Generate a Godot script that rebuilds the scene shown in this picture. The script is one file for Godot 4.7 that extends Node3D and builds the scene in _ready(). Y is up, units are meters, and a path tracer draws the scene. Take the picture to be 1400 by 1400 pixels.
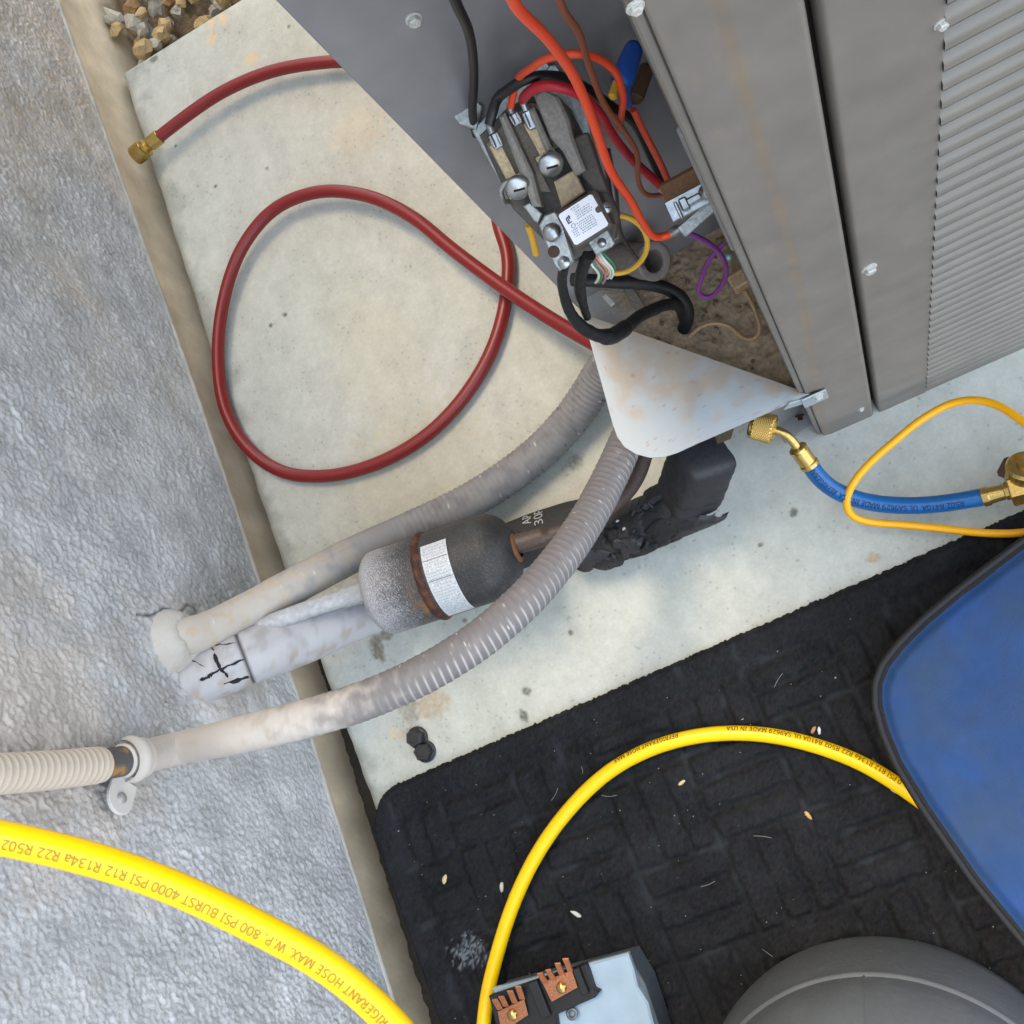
extends Node3D
# Air conditioner service corner seen from above: pad, house wall, cabinet, pipes, hoses.

# ---------- mesh builder ----------
class Geo:
	var v := PackedVector3Array()
	var n := PackedVector3Array()
	var u := PackedVector2Array()
	var c := PackedColorArray()
	var ix := PackedInt32Array()
	func grid(nu: int, nv: int, f: Callable, cf = null, wrap := false) -> void:
		var b := v.size()
		var p := PackedVector3Array()
		p.resize((nu + 1) * (nv + 1))
		var nn := PackedVector3Array()
		nn.resize(p.size())
		for j in nv + 1:
			for i in nu + 1:
				var q: Vector3 = f.call(float(i) / nu, float(j) / nv)
				p[j * (nu + 1) + i] = q
				u.append(Vector2(float(i) / nu, float(j) / nv))
				c.append(cf.call(float(i) / nu, float(j) / nv, q) if cf != null else Color.WHITE)
		var w := nu + 1
		for j in nv:
			for i in nu:
				var a := j * w + i
				var e := a + 1
				var g := a + w
				var h := g + 1
				ix.append_array(PackedInt32Array([b + a, b + g, b + e, b + e, b + g, b + h]))
				var fn := (p[h] - p[a]).cross(p[e] - p[g])
				nn[a] += fn; nn[e] += fn; nn[g] += fn; nn[h] += fn
		for j in nv + 1:
			if wrap:
				var s := nn[j * w] + nn[j * w + nu]
				nn[j * w] = s; nn[j * w + nu] = s
		for k in nn.size(): nn[k] = -nn[k].normalized()
		v.append_array(p)
		n.append_array(nn)
	func tri(a: Vector3, b: Vector3, d: Vector3, col := Color.WHITE) -> void:
		var fn := (d - a).cross(b - a).normalized()
		for q in [a, b, d]:
			ix.append(v.size()); v.append(q); n.append(fn); u.append(Vector2(q.x, q.z)); c.append(col)
	func quad(a: Vector3, b: Vector3, d: Vector3, e: Vector3, col := Color.WHITE) -> void:
		tri(a, b, d, col); tri(a, d, e, col)
	func box(xf: Transform3D, s: Vector3, b := 0.0004, col := Color.WHITE) -> void:
		var h := s / 2
		b = min(b, min(h.x, min(h.y, h.z)) * 0.9)
		var corner := func(sx: int, sy: int, sz: int, ax: int) -> Vector3:
			var q := Vector3(sx * (h.x - b), sy * (h.y - b), sz * (h.z - b))
			q[ax] += [sx, sy, sz][ax] * b
			return xf * q
		for ax in 3:
			for sg in [-1, 1]:
				var o := []
				for k in [[-1, -1], [1, -1], [1, 1], [-1, 1]]:
					var t := [0, 0, 0]
					t[ax] = sg; t[(ax + 1) % 3] = k[0]; t[(ax + 2) % 3] = k[1]
					o.append(corner.call(t[0], t[1], t[2], ax))
				if sg > 0: o.reverse()
				quad(o[0], o[1], o[2], o[3], col)
		for ax in 3:
			var a2 := (ax + 1) % 3
			var a3 := (ax + 2) % 3
			for k in [[-1, -1], [1, -1], [1, 1], [-1, 1]]:
				var t := [-1, -1, -1]
				t[a2] = k[0]; t[a3] = k[1]
				var t2 := t.duplicate()
				t2[ax] = 1
				var o := [corner.call(t[0], t[1], t[2], a2), corner.call(t2[0], t2[1], t2[2], a2), corner.call(t2[0], t2[1], t2[2], a3), corner.call(t[0], t[1], t[2], a3)]
				if k[0] * k[1] < 0: o.reverse()
				quad(o[0], o[1], o[2], o[3], col)
		for sx in [-1, 1]:
			for sy in [-1, 1]:
				for sz in [-1, 1]:
					var o := [corner.call(sx, sy, sz, 0), corner.call(sx, sy, sz, 1), corner.call(sx, sy, sz, 2)]
					if sx * sy * sz > 0: o.reverse()
					tri(o[0], o[1], o[2], col)
	# polygon in local x/z, from y0 up to y1, top edge chamfered by b
	func prism(poly: PackedVector2Array, y0: float, y1: float, xf := Transform3D(), b := 0.0005, col := Color.WHITE) -> void:
		if Geometry2D.is_polygon_clockwise(poly): poly.reverse()
		var inner := poly
		if b > 0:
			var off := Geometry2D.offset_polygon(poly, -b, Geometry2D.JOIN_MITER)
			if off.size() == 1 and off[0].size() == poly.size():
				# line the inset points up with the outline
				var best := 0
				for k in off[0].size():
					if off[0][k].distance_to(poly[0]) < off[0][best].distance_to(poly[0]): best = k
				inner = PackedVector2Array()
				for k in poly.size(): inner.append(off[0][(best + k) % poly.size()])
			else: b = 0.0
		var T := func(q: Vector2, y: float) -> Vector3: return xf * Vector3(q.x, y, q.y)
		var m := poly.size()
		for k in m:
			var p := poly[k]
			var q := poly[(k + 1) % m]
			quad(T.call(p, y0), T.call(q, y0), T.call(q, y1 - b), T.call(p, y1 - b), col)
			if b > 0: quad(T.call(p, y1 - b), T.call(q, y1 - b), T.call(inner[(k + 1) % m], y1), T.call(inner[k], y1), col)
		var ti := Geometry2D.triangulate_polygon(inner)
		for k in range(0, ti.size(), 3): tri(T.call(inner[ti[k]], y1), T.call(inner[ti[k + 1]], y1), T.call(inner[ti[k + 2]], y1), col)
		ti = Geometry2D.triangulate_polygon(poly)
		for k in range(0, ti.size(), 3): tri(T.call(poly[ti[k]], y0), T.call(poly[ti[k + 2]], y0), T.call(poly[ti[k + 1]], y0), col)
	# profile: array of Vector2(radius, height), turned round local y
	func lathe(pr: Array, seg: int, xf := Transform3D(), cf = null) -> void:
		var m := pr.size() - 1
		grid(seg, m, func(a, t):
			var q: Vector2 = pr[int(round(t * m))]
			return xf * Vector3(cos(a * TAU) * q.x, q.y, sin(a * TAU) * q.x), cf, true)
	# the same with hard edges (hexagons, stepped turned metal)
	func flat_lathe(pr: Array, seg: int, xf := Transform3D(), col := Color.WHITE) -> void:
		for k in pr.size() - 1:
			for i in seg:
				var a0 := TAU * i / seg
				var a1 := TAU * (i + 1) / seg
				var P := func(q: Vector2, a: float) -> Vector3: return xf * Vector3(cos(a) * q.x, q.y, sin(a) * q.x)
				quad(P.call(pr[k], a0), P.call(pr[k], a1), P.call(pr[k + 1], a1), P.call(pr[k + 1], a0), col)
	func tube(fr: Dictionary, rf: Callable, seg := 16, cf = null) -> void:
		var m: int = fr.p.size() - 1
		grid(seg, m, func(a, t):
			var k := int(round(t * m))
			var r: float = rf.call(fr.s[k], a * TAU)
			return fr.p[k] + (fr.x[k] * cos(a * TAU) + fr.y[k] * sin(a * TAU)) * r, cf, true)
		for e in [0, m]:
			var r0 := []
			for i in seg: r0.append(fr.p[e] + (fr.x[e] * cos(TAU * i / seg) + fr.y[e] * sin(TAU * i / seg)) * float(rf.call(fr.s[e], TAU * i / seg)))
			for i in seg: tri(fr.p[e], r0[i], r0[(i + 1) % seg], cf.call(0.0, float(e) / m, fr.p[e]) if cf != null else Color.WHITE)
	# a lump: a sphere pushed about by noise
	func lump(at: Vector3, size: Vector3, nz: FastNoiseLite, amp: float, turn := Basis(), seg := 12, cf = null) -> void:
		grid(seg, seg / 2, func(a, t):
			var q := Vector3(sin(t * PI) * cos(a * TAU), cos(t * PI), sin(t * PI) * sin(a * TAU))
			var k := 1.0 + amp * nz.get_noise_3dv(q * 1.3 + at * 91.0)
			return at + turn * (q * k * size), cf, true)
	func commit() -> ArrayMesh:
		var a := []
		a.resize(Mesh.ARRAY_MAX)
		a[Mesh.ARRAY_VERTEX] = v; a[Mesh.ARRAY_NORMAL] = n; a[Mesh.ARRAY_TEX_UV] = u; a[Mesh.ARRAY_COLOR] = c; a[Mesh.ARRAY_INDEX] = ix
		var m := ArrayMesh.new()
		m.add_surface_from_arrays(Mesh.PRIMITIVE_TRIANGLES, a)
		return m

# a smooth line through points: positions p, tangents t, frame x / y, distances s
func line(pts: Array, step := 0.003) -> Dictionary:
	var q := PackedVector3Array()
	for k in pts.size() - 1:
		var a: Vector3 = pts[max(k - 1, 0)]
		var b: Vector3 = pts[k]
		var d: Vector3 = pts[k + 1]
		var e: Vector3 = pts[min(k + 2, pts.size() - 1)]
		var m := maxi(2, int(ceil(b.distance_to(d) / step)))
		for i in m: q.append(b.cubic_interpolate_in_time(d, a, e, float(i) / m, b.distance_to(d), -max(a.distance_to(b), 1e-4), b.distance_to(d) + max(d.distance_to(e), 1e-4)))
	q.append(pts[-1])
	for pass_ in 14:
		var o := q.duplicate()
		for k in range(1, q.size() - 1): q[k] = (o[k - 1] + o[k] * 2.0 + o[k + 1]) / 4.0
	var fr := {p = q, t = [], x = [], y = [], s = []}
	var s := 0.0
	var x := Vector3.UP
	for k in q.size():
		var t := (q[min(k + 1, q.size() - 1)] - q[max(k - 1, 0)]).normalized()
		if k == 0 and absf(t.y) > 0.9: x = Vector3.RIGHT
		x = (x - t * x.dot(t)).normalized()
		if k > 0: s += q[k].distance_to(q[k - 1])
		fr.t.append(t); fr.x.append(x); fr.y.append(t.cross(x)); fr.s.append(s)
	return fr

# ---------- names, parents, materials ----------
var used := {}
func numbered(called: String) -> String:
	used[called] = used.get(called, -1) + 1
	return called if used[called] == 0 else "%s_%03d" % [called, used[called]]
func tag(o: Node3D, label: String, category := "", group := "", kind := "") -> Node3D:
	if label: o.set_meta("label", label)
	if category: o.set_meta("category", category)
	if group: o.set_meta("group", group)
	if kind: o.set_meta("kind", kind)
	return o
func base(called: String, at: Vector3, label: String, category: String, group := "") -> Node3D:
	var o := Node3D.new()
	o.name = numbered(called)
	add_child(o)
	o.position = at
	return tag(o, label, category, group)
func where(o: Node) -> Vector3:
	var s := Vector3.ZERO
	while o is Node3D and o != self:
		s += (o as Node3D).position
		o = o.get_parent()
	return s
# gm is built in world coordinates; the node sits so that they hold
func part(parent: Node, called: String, gm, m: Material, label := "", local := false) -> MeshInstance3D:
	var o := MeshInstance3D.new()
	o.name = called if parent != self else numbered(called)
	o.mesh = gm.commit() if gm is Geo else gm
	o.material_override = m
	o.cast_shadow = GeometryInstance3D.SHADOW_CASTING_SETTING_ON
	if not local and parent != self: o.position = -where(parent)
	parent.add_child(o, true)
	if label: o.set_meta("label", label)
	return o

func L(r: float, g: float, b: float) -> Color: return Color(r / 255, g / 255, b / 255).srgb_to_linear()
var tex := {}
func noise_tex(called: String, freq: float, lo: float, hi: float, type := FastNoiseLite.TYPE_SIMPLEX_SMOOTH, oct := 4, normal := false, bump := 4.0, size := 512, steps = null) -> NoiseTexture2D:
	if tex.has(called): return tex[called]
	var z := FastNoiseLite.new()
	z.noise_type = type; z.frequency = freq; z.fractal_octaves = oct; z.seed = hash(called) % 1000
	var t := NoiseTexture2D.new()
	t.width = size; t.height = size; t.seamless = true; t.noise = z; t.generate_mipmaps = false
	if normal:
		t.as_normal_map = true; t.bump_strength = bump
	else:
		var g := Gradient.new()
		if steps == null:
			g.offsets = PackedFloat32Array([0.0, 1.0]); g.colors = PackedColorArray([Color(lo, lo, lo), Color(hi, hi, hi)])
		else:
			g.offsets = PackedFloat32Array(steps[0]); g.colors = PackedColorArray(steps[1])
		t.color_ramp = g
	tex[called] = t
	return t
# r, g, b: sRGB 0..255 of the stuff itself
func mat(r: float, g: float, b: float, rough := 0.6, metal := 0.0, o := {}) -> StandardMaterial3D:
	var m := StandardMaterial3D.new()
	m.albedo_color = Color(r / 255, g / 255, b / 255)
	m.roughness = rough; m.metallic = metal
	m.cull_mode = BaseMaterial3D.CULL_DISABLED
	m.uv1_triplanar = true; m.uv1_world_triplanar = true
	m.uv1_scale = Vector3.ONE * float(o.get("scale", 8.0))
	if o.has("tex"): m.albedo_texture = o.tex
	if o.has("nrm"):
		m.normal_enabled = true; m.normal_texture = o.nrm; m.normal_scale = o.get("bump", 0.5)
	if o.get("vc", false): m.vertex_color_use_as_albedo = true
	if o.has("spec"): m.metallic_specular = o.spec
	if o.has("coat"):
		m.clearcoat_enabled = true; m.clearcoat = o.coat; m.clearcoat_roughness = 0.25
	if o.has("rim"):
		m.rim_enabled = true; m.rim = o.rim; m.rim_tint = 0.5
	return m
func fnl(freq: float, seed_: int, oct := 3, type := FastNoiseLite.TYPE_SIMPLEX_SMOOTH) -> FastNoiseLite:
	var z := FastNoiseLite.new()
	z.frequency = freq; z.seed = seed_; z.fractal_octaves = oct; z.noise_type = type
	return z
func facing(at: Vector3, y: Vector3, x := Vector3.RIGHT) -> Transform3D:
	y = y.normalized()
	if absf(y.dot(x.normalized())) > 0.95: x = Vector3.FORWARD
	x = (x - y * x.dot(y)).normalized()
	return Transform3D(Basis(x, y, x.cross(y)), at)

# lettering bent round a tube
func tube_print(parent: Node, fr: Dictionary, text: String, s0: float, way: int, h: float, r: float, lift: Vector3, m: Material, called := "printed_lettering") -> void:
	var f := SystemFont.new()
	f.font_names = PackedStringArray(["Droid Sans"])
	var st := SurfaceTool.new()
	st.begin(Mesh.PRIMITIVE_TRIANGLES)
	var s := s0
	var k := 0
	for ch in text:
		var w := f.get_string_size(ch, HORIZONTAL_ALIGNMENT_LEFT, -1, 32).x / 32.0 * h * 1.25
		s += way * w / 2
		if s < 0 or s > fr.s[-1]: break
		if ch != " ":
			k = 0
			while k < fr.s.size() - 1 and fr.s[k] < s: k += 1
			var t: Vector3 = fr.t[k] * way
			var z: Vector3 = (lift - t * lift.dot(t)).normalized()
			var tm := TextMesh.new()
			tm.text = ch; tm.font = f; tm.font_size = 32; tm.pixel_size = h * 1.25 / 32.0; tm.depth = 0.0002; tm.curve_step = 3.0
			var back: float = fr.s[k] - s
			st.append_from(tm, 0, Transform3D(Basis(t, z.cross(t), z), fr.p[k] - fr.t[k] * back + z * (r + 0.0001)))
		s += way * w / 2
	part(parent, called, st.commit(), m)

func hex_screw(parent: Node, at: Vector3, out: Vector3, r: float, m: Material, washer := 1.5, called := "hex_screw") -> void:
	var g := Geo.new()
	var xf := facing(at, out)
	g.flat_lathe([Vector2(r * washer, 0), Vector2(r * washer, r * 0.25), Vector2(r * 0.95, r * 0.32)], 14, xf)
	g.flat_lathe([Vector2(r, r * 0.3), Vector2(r, r * 0.95), Vector2(r * 0.8, r * 1.15), Vector2(0, r * 1.15)], 6, xf)
	part(parent, called, g, m)
func dome_screw(parent: Node, at: Vector3, out: Vector3, r: float, m: Material, slot: Material, local := true) -> void:
	var g := Geo.new()
	var xf := facing(at, out, Vector3(1, 0, 0.4))
	g.lathe([Vector2(r, 0), Vector2(r, r * 0.25), Vector2(r * 0.9, r * 0.4), Vector2(r * 0.6, r * 0.52), Vector2(0, r * 0.56)], 24, xf)
	var o := part(parent, "screw", g, m, "", local)
	var g2 := Geo.new()
	g2.box(xf * Transform3D(Basis(), Vector3(0, r * 0.53, 0)), Vector3(r * 0.9, r * 0.16, r * 0.16), 0.0001)
	part(o, "slot", g2, slot, "", true)

func _ready() -> void:
	# ---------- camera, sky, sun, exposure ----------
	var cam := Camera3D.new()
	cam.name = "camera"
	add_child(cam)
	cam.transform = Transform3D(Basis(Vector3(0.872870, -0.350954, 0.339011), Vector3(0.401098, 0.120400, -0.908088), Vector3(0.277880, 0.928620, 0.245861)), Vector3(0, 0.8, 0))
	cam.fov = 51.54; cam.near = 0.02; cam.far = 400.0
	cam.current = true
	var env := Environment.new()
	env.background_mode = Environment.BG_SKY
	var sm := ProceduralSkyMaterial.new()
	sm.sky_top_color = Color(0.66, 0.725, 0.80); sm.sky_horizon_color = Color(0.90, 0.88, 0.84); sm.sky_curve = 0.2
	sm.ground_bottom_color = Color(0.36, 0.34, 0.31); sm.ground_horizon_color = Color(0.7, 0.68, 0.65)
	sm.sun_angle_max = 1.0
	var sky := Sky.new()
	sky.sky_material = sm
	env.sky = sky
	env.ambient_light_source = Environment.AMBIENT_SOURCE_SKY
	env.tonemap_mode = Environment.TONE_MAPPER_LINEAR
	env.tonemap_exposure = 5.0
	env.sdfgi_enabled = true; env.ssao_enabled = true; env.ssil_enabled = true
	var we := WorldEnvironment.new()
	we.name = "world_environment"; we.environment = env
	add_child(we)
	var sun := DirectionalLight3D.new()
	sun.name = "sun"
	add_child(sun)
	sun.light_color = Color(1.0, 0.92, 0.81); sun.light_energy = 0.42; sun.light_angular_distance = 28.0
	sun.shadow_enabled = true
	sun.look_at_from_position(Vector3(-0.16, 0.9, -0.36), Vector3.ZERO)

	# ---------- shared noise ----------
	var t_fine := noise_tex("fine", 0.035, 0.72, 1.0, FastNoiseLite.TYPE_SIMPLEX_SMOOTH, 5)
	var t_soft := noise_tex("soft", 0.008, 0.78, 1.0, FastNoiseLite.TYPE_SIMPLEX_SMOOTH, 5)
	var t_faint := noise_tex("faint", 0.01, 0.9, 1.0, FastNoiseLite.TYPE_SIMPLEX_SMOOTH, 5)
	var t_spray := noise_tex("spray", 0.16, 0, 1, FastNoiseLite.TYPE_SIMPLEX_SMOOTH, 3, false, 4, 512, [[0.0, 0.45, 0.62, 0.8], [Color(0.35, 0.35, 0.37), Color(0.5, 0.5, 0.52), Color(0.75, 0.75, 0.76), Color(1, 1, 1)]])
	var t_grime := noise_tex("grime", 0.012, 0, 1, FastNoiseLite.TYPE_SIMPLEX_SMOOTH, 6, false, 4, 512, [[0.0, 0.42, 0.58, 0.75], [Color(0.62, 0.5, 0.38), Color(0.86, 0.8, 0.73), Color(0.98, 0.97, 0.96), Color(1, 1, 1)]])
	var n_grain := noise_tex("grain_n", 0.06, 0, 1, FastNoiseLite.TYPE_SIMPLEX_SMOOTH, 4, true, 5.0)
	var n_peel := noise_tex("peel_n", 0.02, 0, 1, FastNoiseLite.TYPE_SIMPLEX_SMOOTH, 3, true, 5.0)
	var n_cloth := noise_tex("cloth_n", 0.11, 0, 1, FastNoiseLite.TYPE_CELLULAR, 2, true, 6.0)

	var m_steel := mat(196, 200, 202, 0.32, 0.9, {tex = t_fine, scale = 12.0})
	var m_zinc := mat(190, 194, 192, 0.42, 0.75, {tex = t_fine, scale = 20.0, nrm = n_grain, bump = 0.3})
	var m_brass := mat(226, 192, 116, 0.26, 0.9, {tex = t_fine, scale = 25.0})
	var m_white_screw := mat(222, 222, 214, 0.5, 0.1, {tex = t_fine, scale = 40.0})
	var m_rubber := mat(26, 27, 30, 0.55, 0.0, {tex = t_fine, scale = 14.0, nrm = n_grain, bump = 0.25})
	var m_ink := mat(58, 50, 16, 0.8)
	var m_dark := mat(26, 25, 25, 0.9)

	build_ground(t_fine, n_grain)
	build_wall(t_soft, n_peel, n_grain)
	build_unit(t_fine, t_faint, t_grime, n_grain, n_peel, m_white_screw, m_zinc)
	build_contactor(m_steel, m_zinc, t_fine, n_grain, m_dark)
	build_wires(m_zinc, m_steel, m_brass, m_rubber, t_fine, n_grain)
	build_pipes(t_fine, t_spray, n_grain, n_peel, m_brass, m_dark)
	build_hoses(m_brass, m_ink, t_fine, n_grain, m_steel)
	build_mat(t_fine, n_grain, n_cloth)
	build_tools(m_brass, t_fine, t_faint, n_grain, n_cloth, m_dark)

# ================= ground, pad, gravel =================
func build_ground(t_fine, n_grain) -> void:
	var soil := mat(112, 98, 80, 0.95, 0.0, {tex = t_fine, scale = 3.0, nrm = n_grain, bump = 0.9})
	var g := Geo.new()
	var z1 := fnl(9.0, 3)
	g.grid(60, 60, func(a, b):
		var x: float = (a * 2 - 1); var z: float = (b * 2 - 1)
		x = sign(x) * pow(absf(x), 4.0) * 80.0; z = sign(z) * pow(absf(z), 4.0) * 80.0
		return Vector3(x - 0.1, -0.085 + 0.004 * z1.get_noise_2d(x, z), z - 0.1))
	tag(part(self, "ground", g, soil), "bare brown soil round the concrete pad", "", "", "structure")
	# soil and grit that fill the slot between foundation and pad
	var gd := Geo.new()
	var z2 := fnl(60.0, 5)
	gd.grid(14, 700, func(a, b):
		var z: float = lerp(-0.8, 0.6, b)
		return Vector3(lerp(-0.482, -0.43, a), -0.033 + 0.003 * z2.get_noise_2d(a * 0.05, z * 1.2), z))
	tag(part(self, "soil_strip", gd, mat(64, 57, 47, 0.95, 0.0, {tex = t_fine, scale = 18.0, nrm = n_grain, bump = 1.0})), "dark grit in the narrow slot beside the pad", "", "", "structure")

	# the pad: one slab, edges rounded by wear
	var S := 1024
	var img := Image.create(S, S, false, Image.FORMAT_RGB8)
	var za := fnl(3.0, 11, 5); var zb := fnl(90.0, 12, 3); var zc := fnl(400.0, 13, 2); var zd := fnl(22.0, 14, 3)
	# stains: x, z, radius x, radius z, colour, strength
	var spots := []
	var spot := func(p: Vector3, rx: float, rz: float, col: Color, k: float) -> void: spots.append([p.x, p.z, rx, rz, col, k])
	var brown := Color(0.36, 0.31, 0.24); var rust := Color(0.62, 0.42, 0.24); var ora := Color(0.9, 0.74, 0.56); var grey := Color(0.33, 0.33, 0.3)
	spot.call(Vector3(-0.3918, 0, -0.1541), 0.007, 0.013, brown, 0.7)
	spot.call(Vector3(-0.38, 0, -0.1606), 0.008, 0.006, brown, 0.6)
	spot.call(Vector3(-0.3608, 0, -0.0931), 0.016, 0.014, rust, 0.35)
	spot.call(Vector3(-0.3815, 0, -0.0944), 0.010, 0.010, brown, 0.4)
	spot.call(Vector3(-0.2798, 0, -0.0736), 0.004, 0.004, grey, 0.8)
	spot.call(Vector3(-0.2893, 0, -0.0577), 0.004, 0.006, grey, 0.85)
	spot.call(Vector3(-0.1757, 0, -0.2275), 0.008, 0.007, grey, 0.45)
	spot.call(Vector3(-0.0361, 0, -0.122), 0.004, 0.004, grey, 0.8)
	spot.call(Vector3(-0.3095, 0, -0.1456), 0.002, 0.002, brown, 0.9)
	spot.call(Vector3(-0.2291, 0, -0.103), 0.002, 0.002, brown, 0.8)
	spot.call(Vector3(-0.0675, 0, -0.109), 0.003, 0.002, grey, 0.8)
	spot.call(Vector3(0.0022, 0, -0.0693), 0.006, 0.004, rust, 0.4)
	spot.call(Vector3(-0.3127, 0, -0.0401), 0.005, 0.005, ora, 0.3)
	spot.call(Vector3(-0.4004, 0, -0.0818), 0.006, 0.006, ora, 0.5)
	for q in [Vector3(-0.3523, 0, -0.7881), Vector3(-0.3382, 0, -0.7823), Vector3(-0.3563, 0, -0.7711), Vector3(-0.3236, 0, -0.7251)]: spot.call(q, 0.007, 0.008, ora, 0.65)
	spot.call(Vector3(-0.2497, 0, -0.5949), 0.03, 0.03, ora, 0.22)
	spot.call(Vector3(-0.3048, 0, -0.3806), 0.05, 0.08, Color(0.8, 0.72, 0.56), 0.2)
	spot.call(Vector3(-0.3107, 0, -0.2843), 0.08, 0.05, Color(0.72, 0.64, 0.5), 0.25)
	spot.call(Vector3(-0.3749, 0, -0.2305), 0.07, 0.02, Color(0.5, 0.44, 0.36), 0.4)
	spot.call(Vector3(-0.4233, 0, -0.7896), 0.006, 0.004, grey, 0.8)
	for q in [Vector3(-0.4295, 0, -0.6874), Vector3(-0.3459, 0, -0.612), Vector3(-0.3752, 0, -0.4692), Vector3(-0.3925, 0, -0.4666), Vector3(-0.3766, 0, -0.4699), Vector3(-0.4018, 0, -0.6242), Vector3(-0.2779, 0, -0.7333)]: spot.call(q, 0.002, 0.002, grey, 0.8)
	var x0 := -0.47; var zz0 := -0.82; var span := 1.4
	var inv := span / S
	var wash := func(px_: int, py: int) -> Color:
		var x: float = x0 + (px_ + 0.5) * inv
		var z: float = zz0 + (py + 0.5) * inv
		var k: float = 0.745 + 0.04 * za.get_noise_2d(x, z) + 0.02 * zb.get_noise_2d(x * 0.5, z * 0.14) + 0.02 * zb.get_noise_2d(x * 2.0, z * 2.0)
		var worn: float = minf(x + 0.455 - 0.02 * (z + 0.4), z + 0.8)
		k *= 1.0 - 0.12 * (1.0 - smoothstep(0.0, 0.02, worn + 0.02 * zd.get_noise_2d(x, z)))
		k += 0.03 * zc.get_noise_2d(x, z) + 0.03 * zd.get_noise_2d(x, z) + 0.025 * zd.get_noise_2d(x * 3.1 + 3, z * 3.1)
		if zc.get_noise_2d(x * 0.55 + 7, z * 0.55) > 0.72 + 0.3 * zd.get_noise_2d(x, z): k *= 0.84
		var y: float = 0.945 + 0.015 * za.get_noise_2d(x * 1.5 + 5, z * 1.5)
		return Color(k * 0.985, k * 0.99, k * y)
	for py in S:
		for px_ in S: img.set_pixel(px_, py, wash.call(px_, py))
	for s in spots:
		var ax := int((s[0] - s[2] * 1.6 - x0) / inv); var bx := int((s[0] + s[2] * 1.6 - x0) / inv)
		var az := int((s[1] - s[3] * 1.6 - zz0) / inv); var bz := int((s[1] + s[3] * 1.6 - zz0) / inv)
		for py in range(maxi(az, 0), mini(bz + 1, S)):
			for px_ in range(maxi(ax, 0), mini(bx + 1, S)):
				var x: float = x0 + (px_ + 0.5) * inv
				var z: float = zz0 + (py + 0.5) * inv
				var q := Vector2((x - s[0]) / s[2], (z - s[1]) / s[3]).length() + 0.5 * zb.get_noise_2d(x * 1.2, z * 1.2)
				var w: float = s[5] * (1.0 - smoothstep(0.55, 1.15, q)) * (0.75 + 0.5 * zc.get_noise_2d(x * 0.5, z * 0.5))
				if w > 0: img.set_pixel(px_, py, img.get_pixel(px_, py).lerp(s[4], clampf(w, 0, 1)))
	# hair cracks and trowel drag are in the relief
	var m := StandardMaterial3D.new()
	m.albedo_texture = ImageTexture.create_from_image(img)
	m.roughness = 0.93; m.cull_mode = BaseMaterial3D.CULL_DISABLED
	m.metallic_specular = 0.25
	var gp := Geo.new()
	var ze := fnl(30.0, 21, 4)
	var nx := 150; var nz := 190
	# rows run from the foot of each side up over the rounded edge
	var across := func(k: float, lo: float, hi: float) -> Vector2:
		var r := 0.009
		var e := 4.0 / 150.0
		if k < e:
			var a: float = k / e
			return Vector2(lo, -0.1 + (0.1 - r) * a * 2) if a < 0.5 else Vector2(lo + r * (1 - cos((a - 0.5) * PI)), -r + r * sin((a - 0.5) * PI))
		if k > 1 - e:
			var a: float = (1 - k) / e
			return Vector2(hi, -0.1 + (0.1 - r) * a * 2) if a < 0.5 else Vector2(hi - r * (1 - cos((a - 0.5) * PI)), -r + r * sin((a - 0.5) * PI))
		return Vector2(lerp(lo + r, hi - r, (k - e) / (1 - 2 * e)), 0)
	gp.grid(nx, nz, func(a, b):
		var zq: Vector2 = across.call(b, -0.8, 0.56)
		var lo: float = steps([Vector2(-1.6, -0.464), Vector2(-0.795, -0.464), Vector2(-0.46, -0.4615), Vector2(-0.25, -0.456), Vector2(-0.04, -0.442), Vector2(0.7, -0.4)], zq.x)
		var xq: Vector2 = across.call(a, lo, 0.9)
		var q := Vector3(xq.x, minf(xq.y, zq.y), zq.x + 0.035 * (xq.x + 0.457) * smoothstep(-0.4, -0.8, zq.x))
		var edge := 1.0 - smoothstep(0.004, 0.03, minf(q.x - lo, q.z + 0.8))
		q += Vector3(0.0016, 0.0010, 0.0014) * ze.get_noise_3dv(q) * (0.2 + edge * 1.5)
		q.y += 0.0006 * ze.get_noise_2d(q.x * 0.15, q.z * 0.15)
		return q)
	for k in gp.u.size(): gp.u[k] = Vector2((gp.v[k].x - x0) / span, (gp.v[k].z - zz0) / span)
	tag(part(self, "concrete_pad", gp, m), "pale concrete equipment pad with oil spots and rust stains", "", "", "structure")

	# gravel bed behind the pad, every stone its own piece
	var bed := Geo.new()
	bed.grid(50, 50, func(a, b):
		var x: float = lerp(-0.477, 0.9, a); var z: float = lerp(-2.2, -0.805, b)
		return Vector3(x, -0.062 + 0.012 * z1.get_noise_2d(x * 3, z * 3), z))
	var gb := part(self, "gravel_bed", bed, mat(150, 130, 104, 0.95, 0.0, {tex = t_fine, scale = 6.0, nrm = n_grain, bump = 1.0}))
	tag(gb, "bed of tan and grey crushed stone behind the pad", "", "", "structure")
	var tones := [mat(214, 182, 132, 0.85, 0, {tex = t_fine, scale = 30.0, nrm = n_grain, bump = 0.6}), mat(178, 172, 158, 0.85, 0, {tex = t_fine, scale = 30.0, nrm = n_grain, bump = 0.6}), mat(164, 128, 84, 0.85, 0, {tex = t_fine, scale = 30.0, nrm = n_grain, bump = 0.6}), mat(206, 198, 180, 0.85, 0, {tex = t_fine, scale = 30.0, nrm = n_grain, bump = 0.6}), mat(140, 130, 116, 0.85, 0, {tex = t_fine, scale = 30.0, nrm = n_grain, bump = 0.6})]
	var shapes := []
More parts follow.
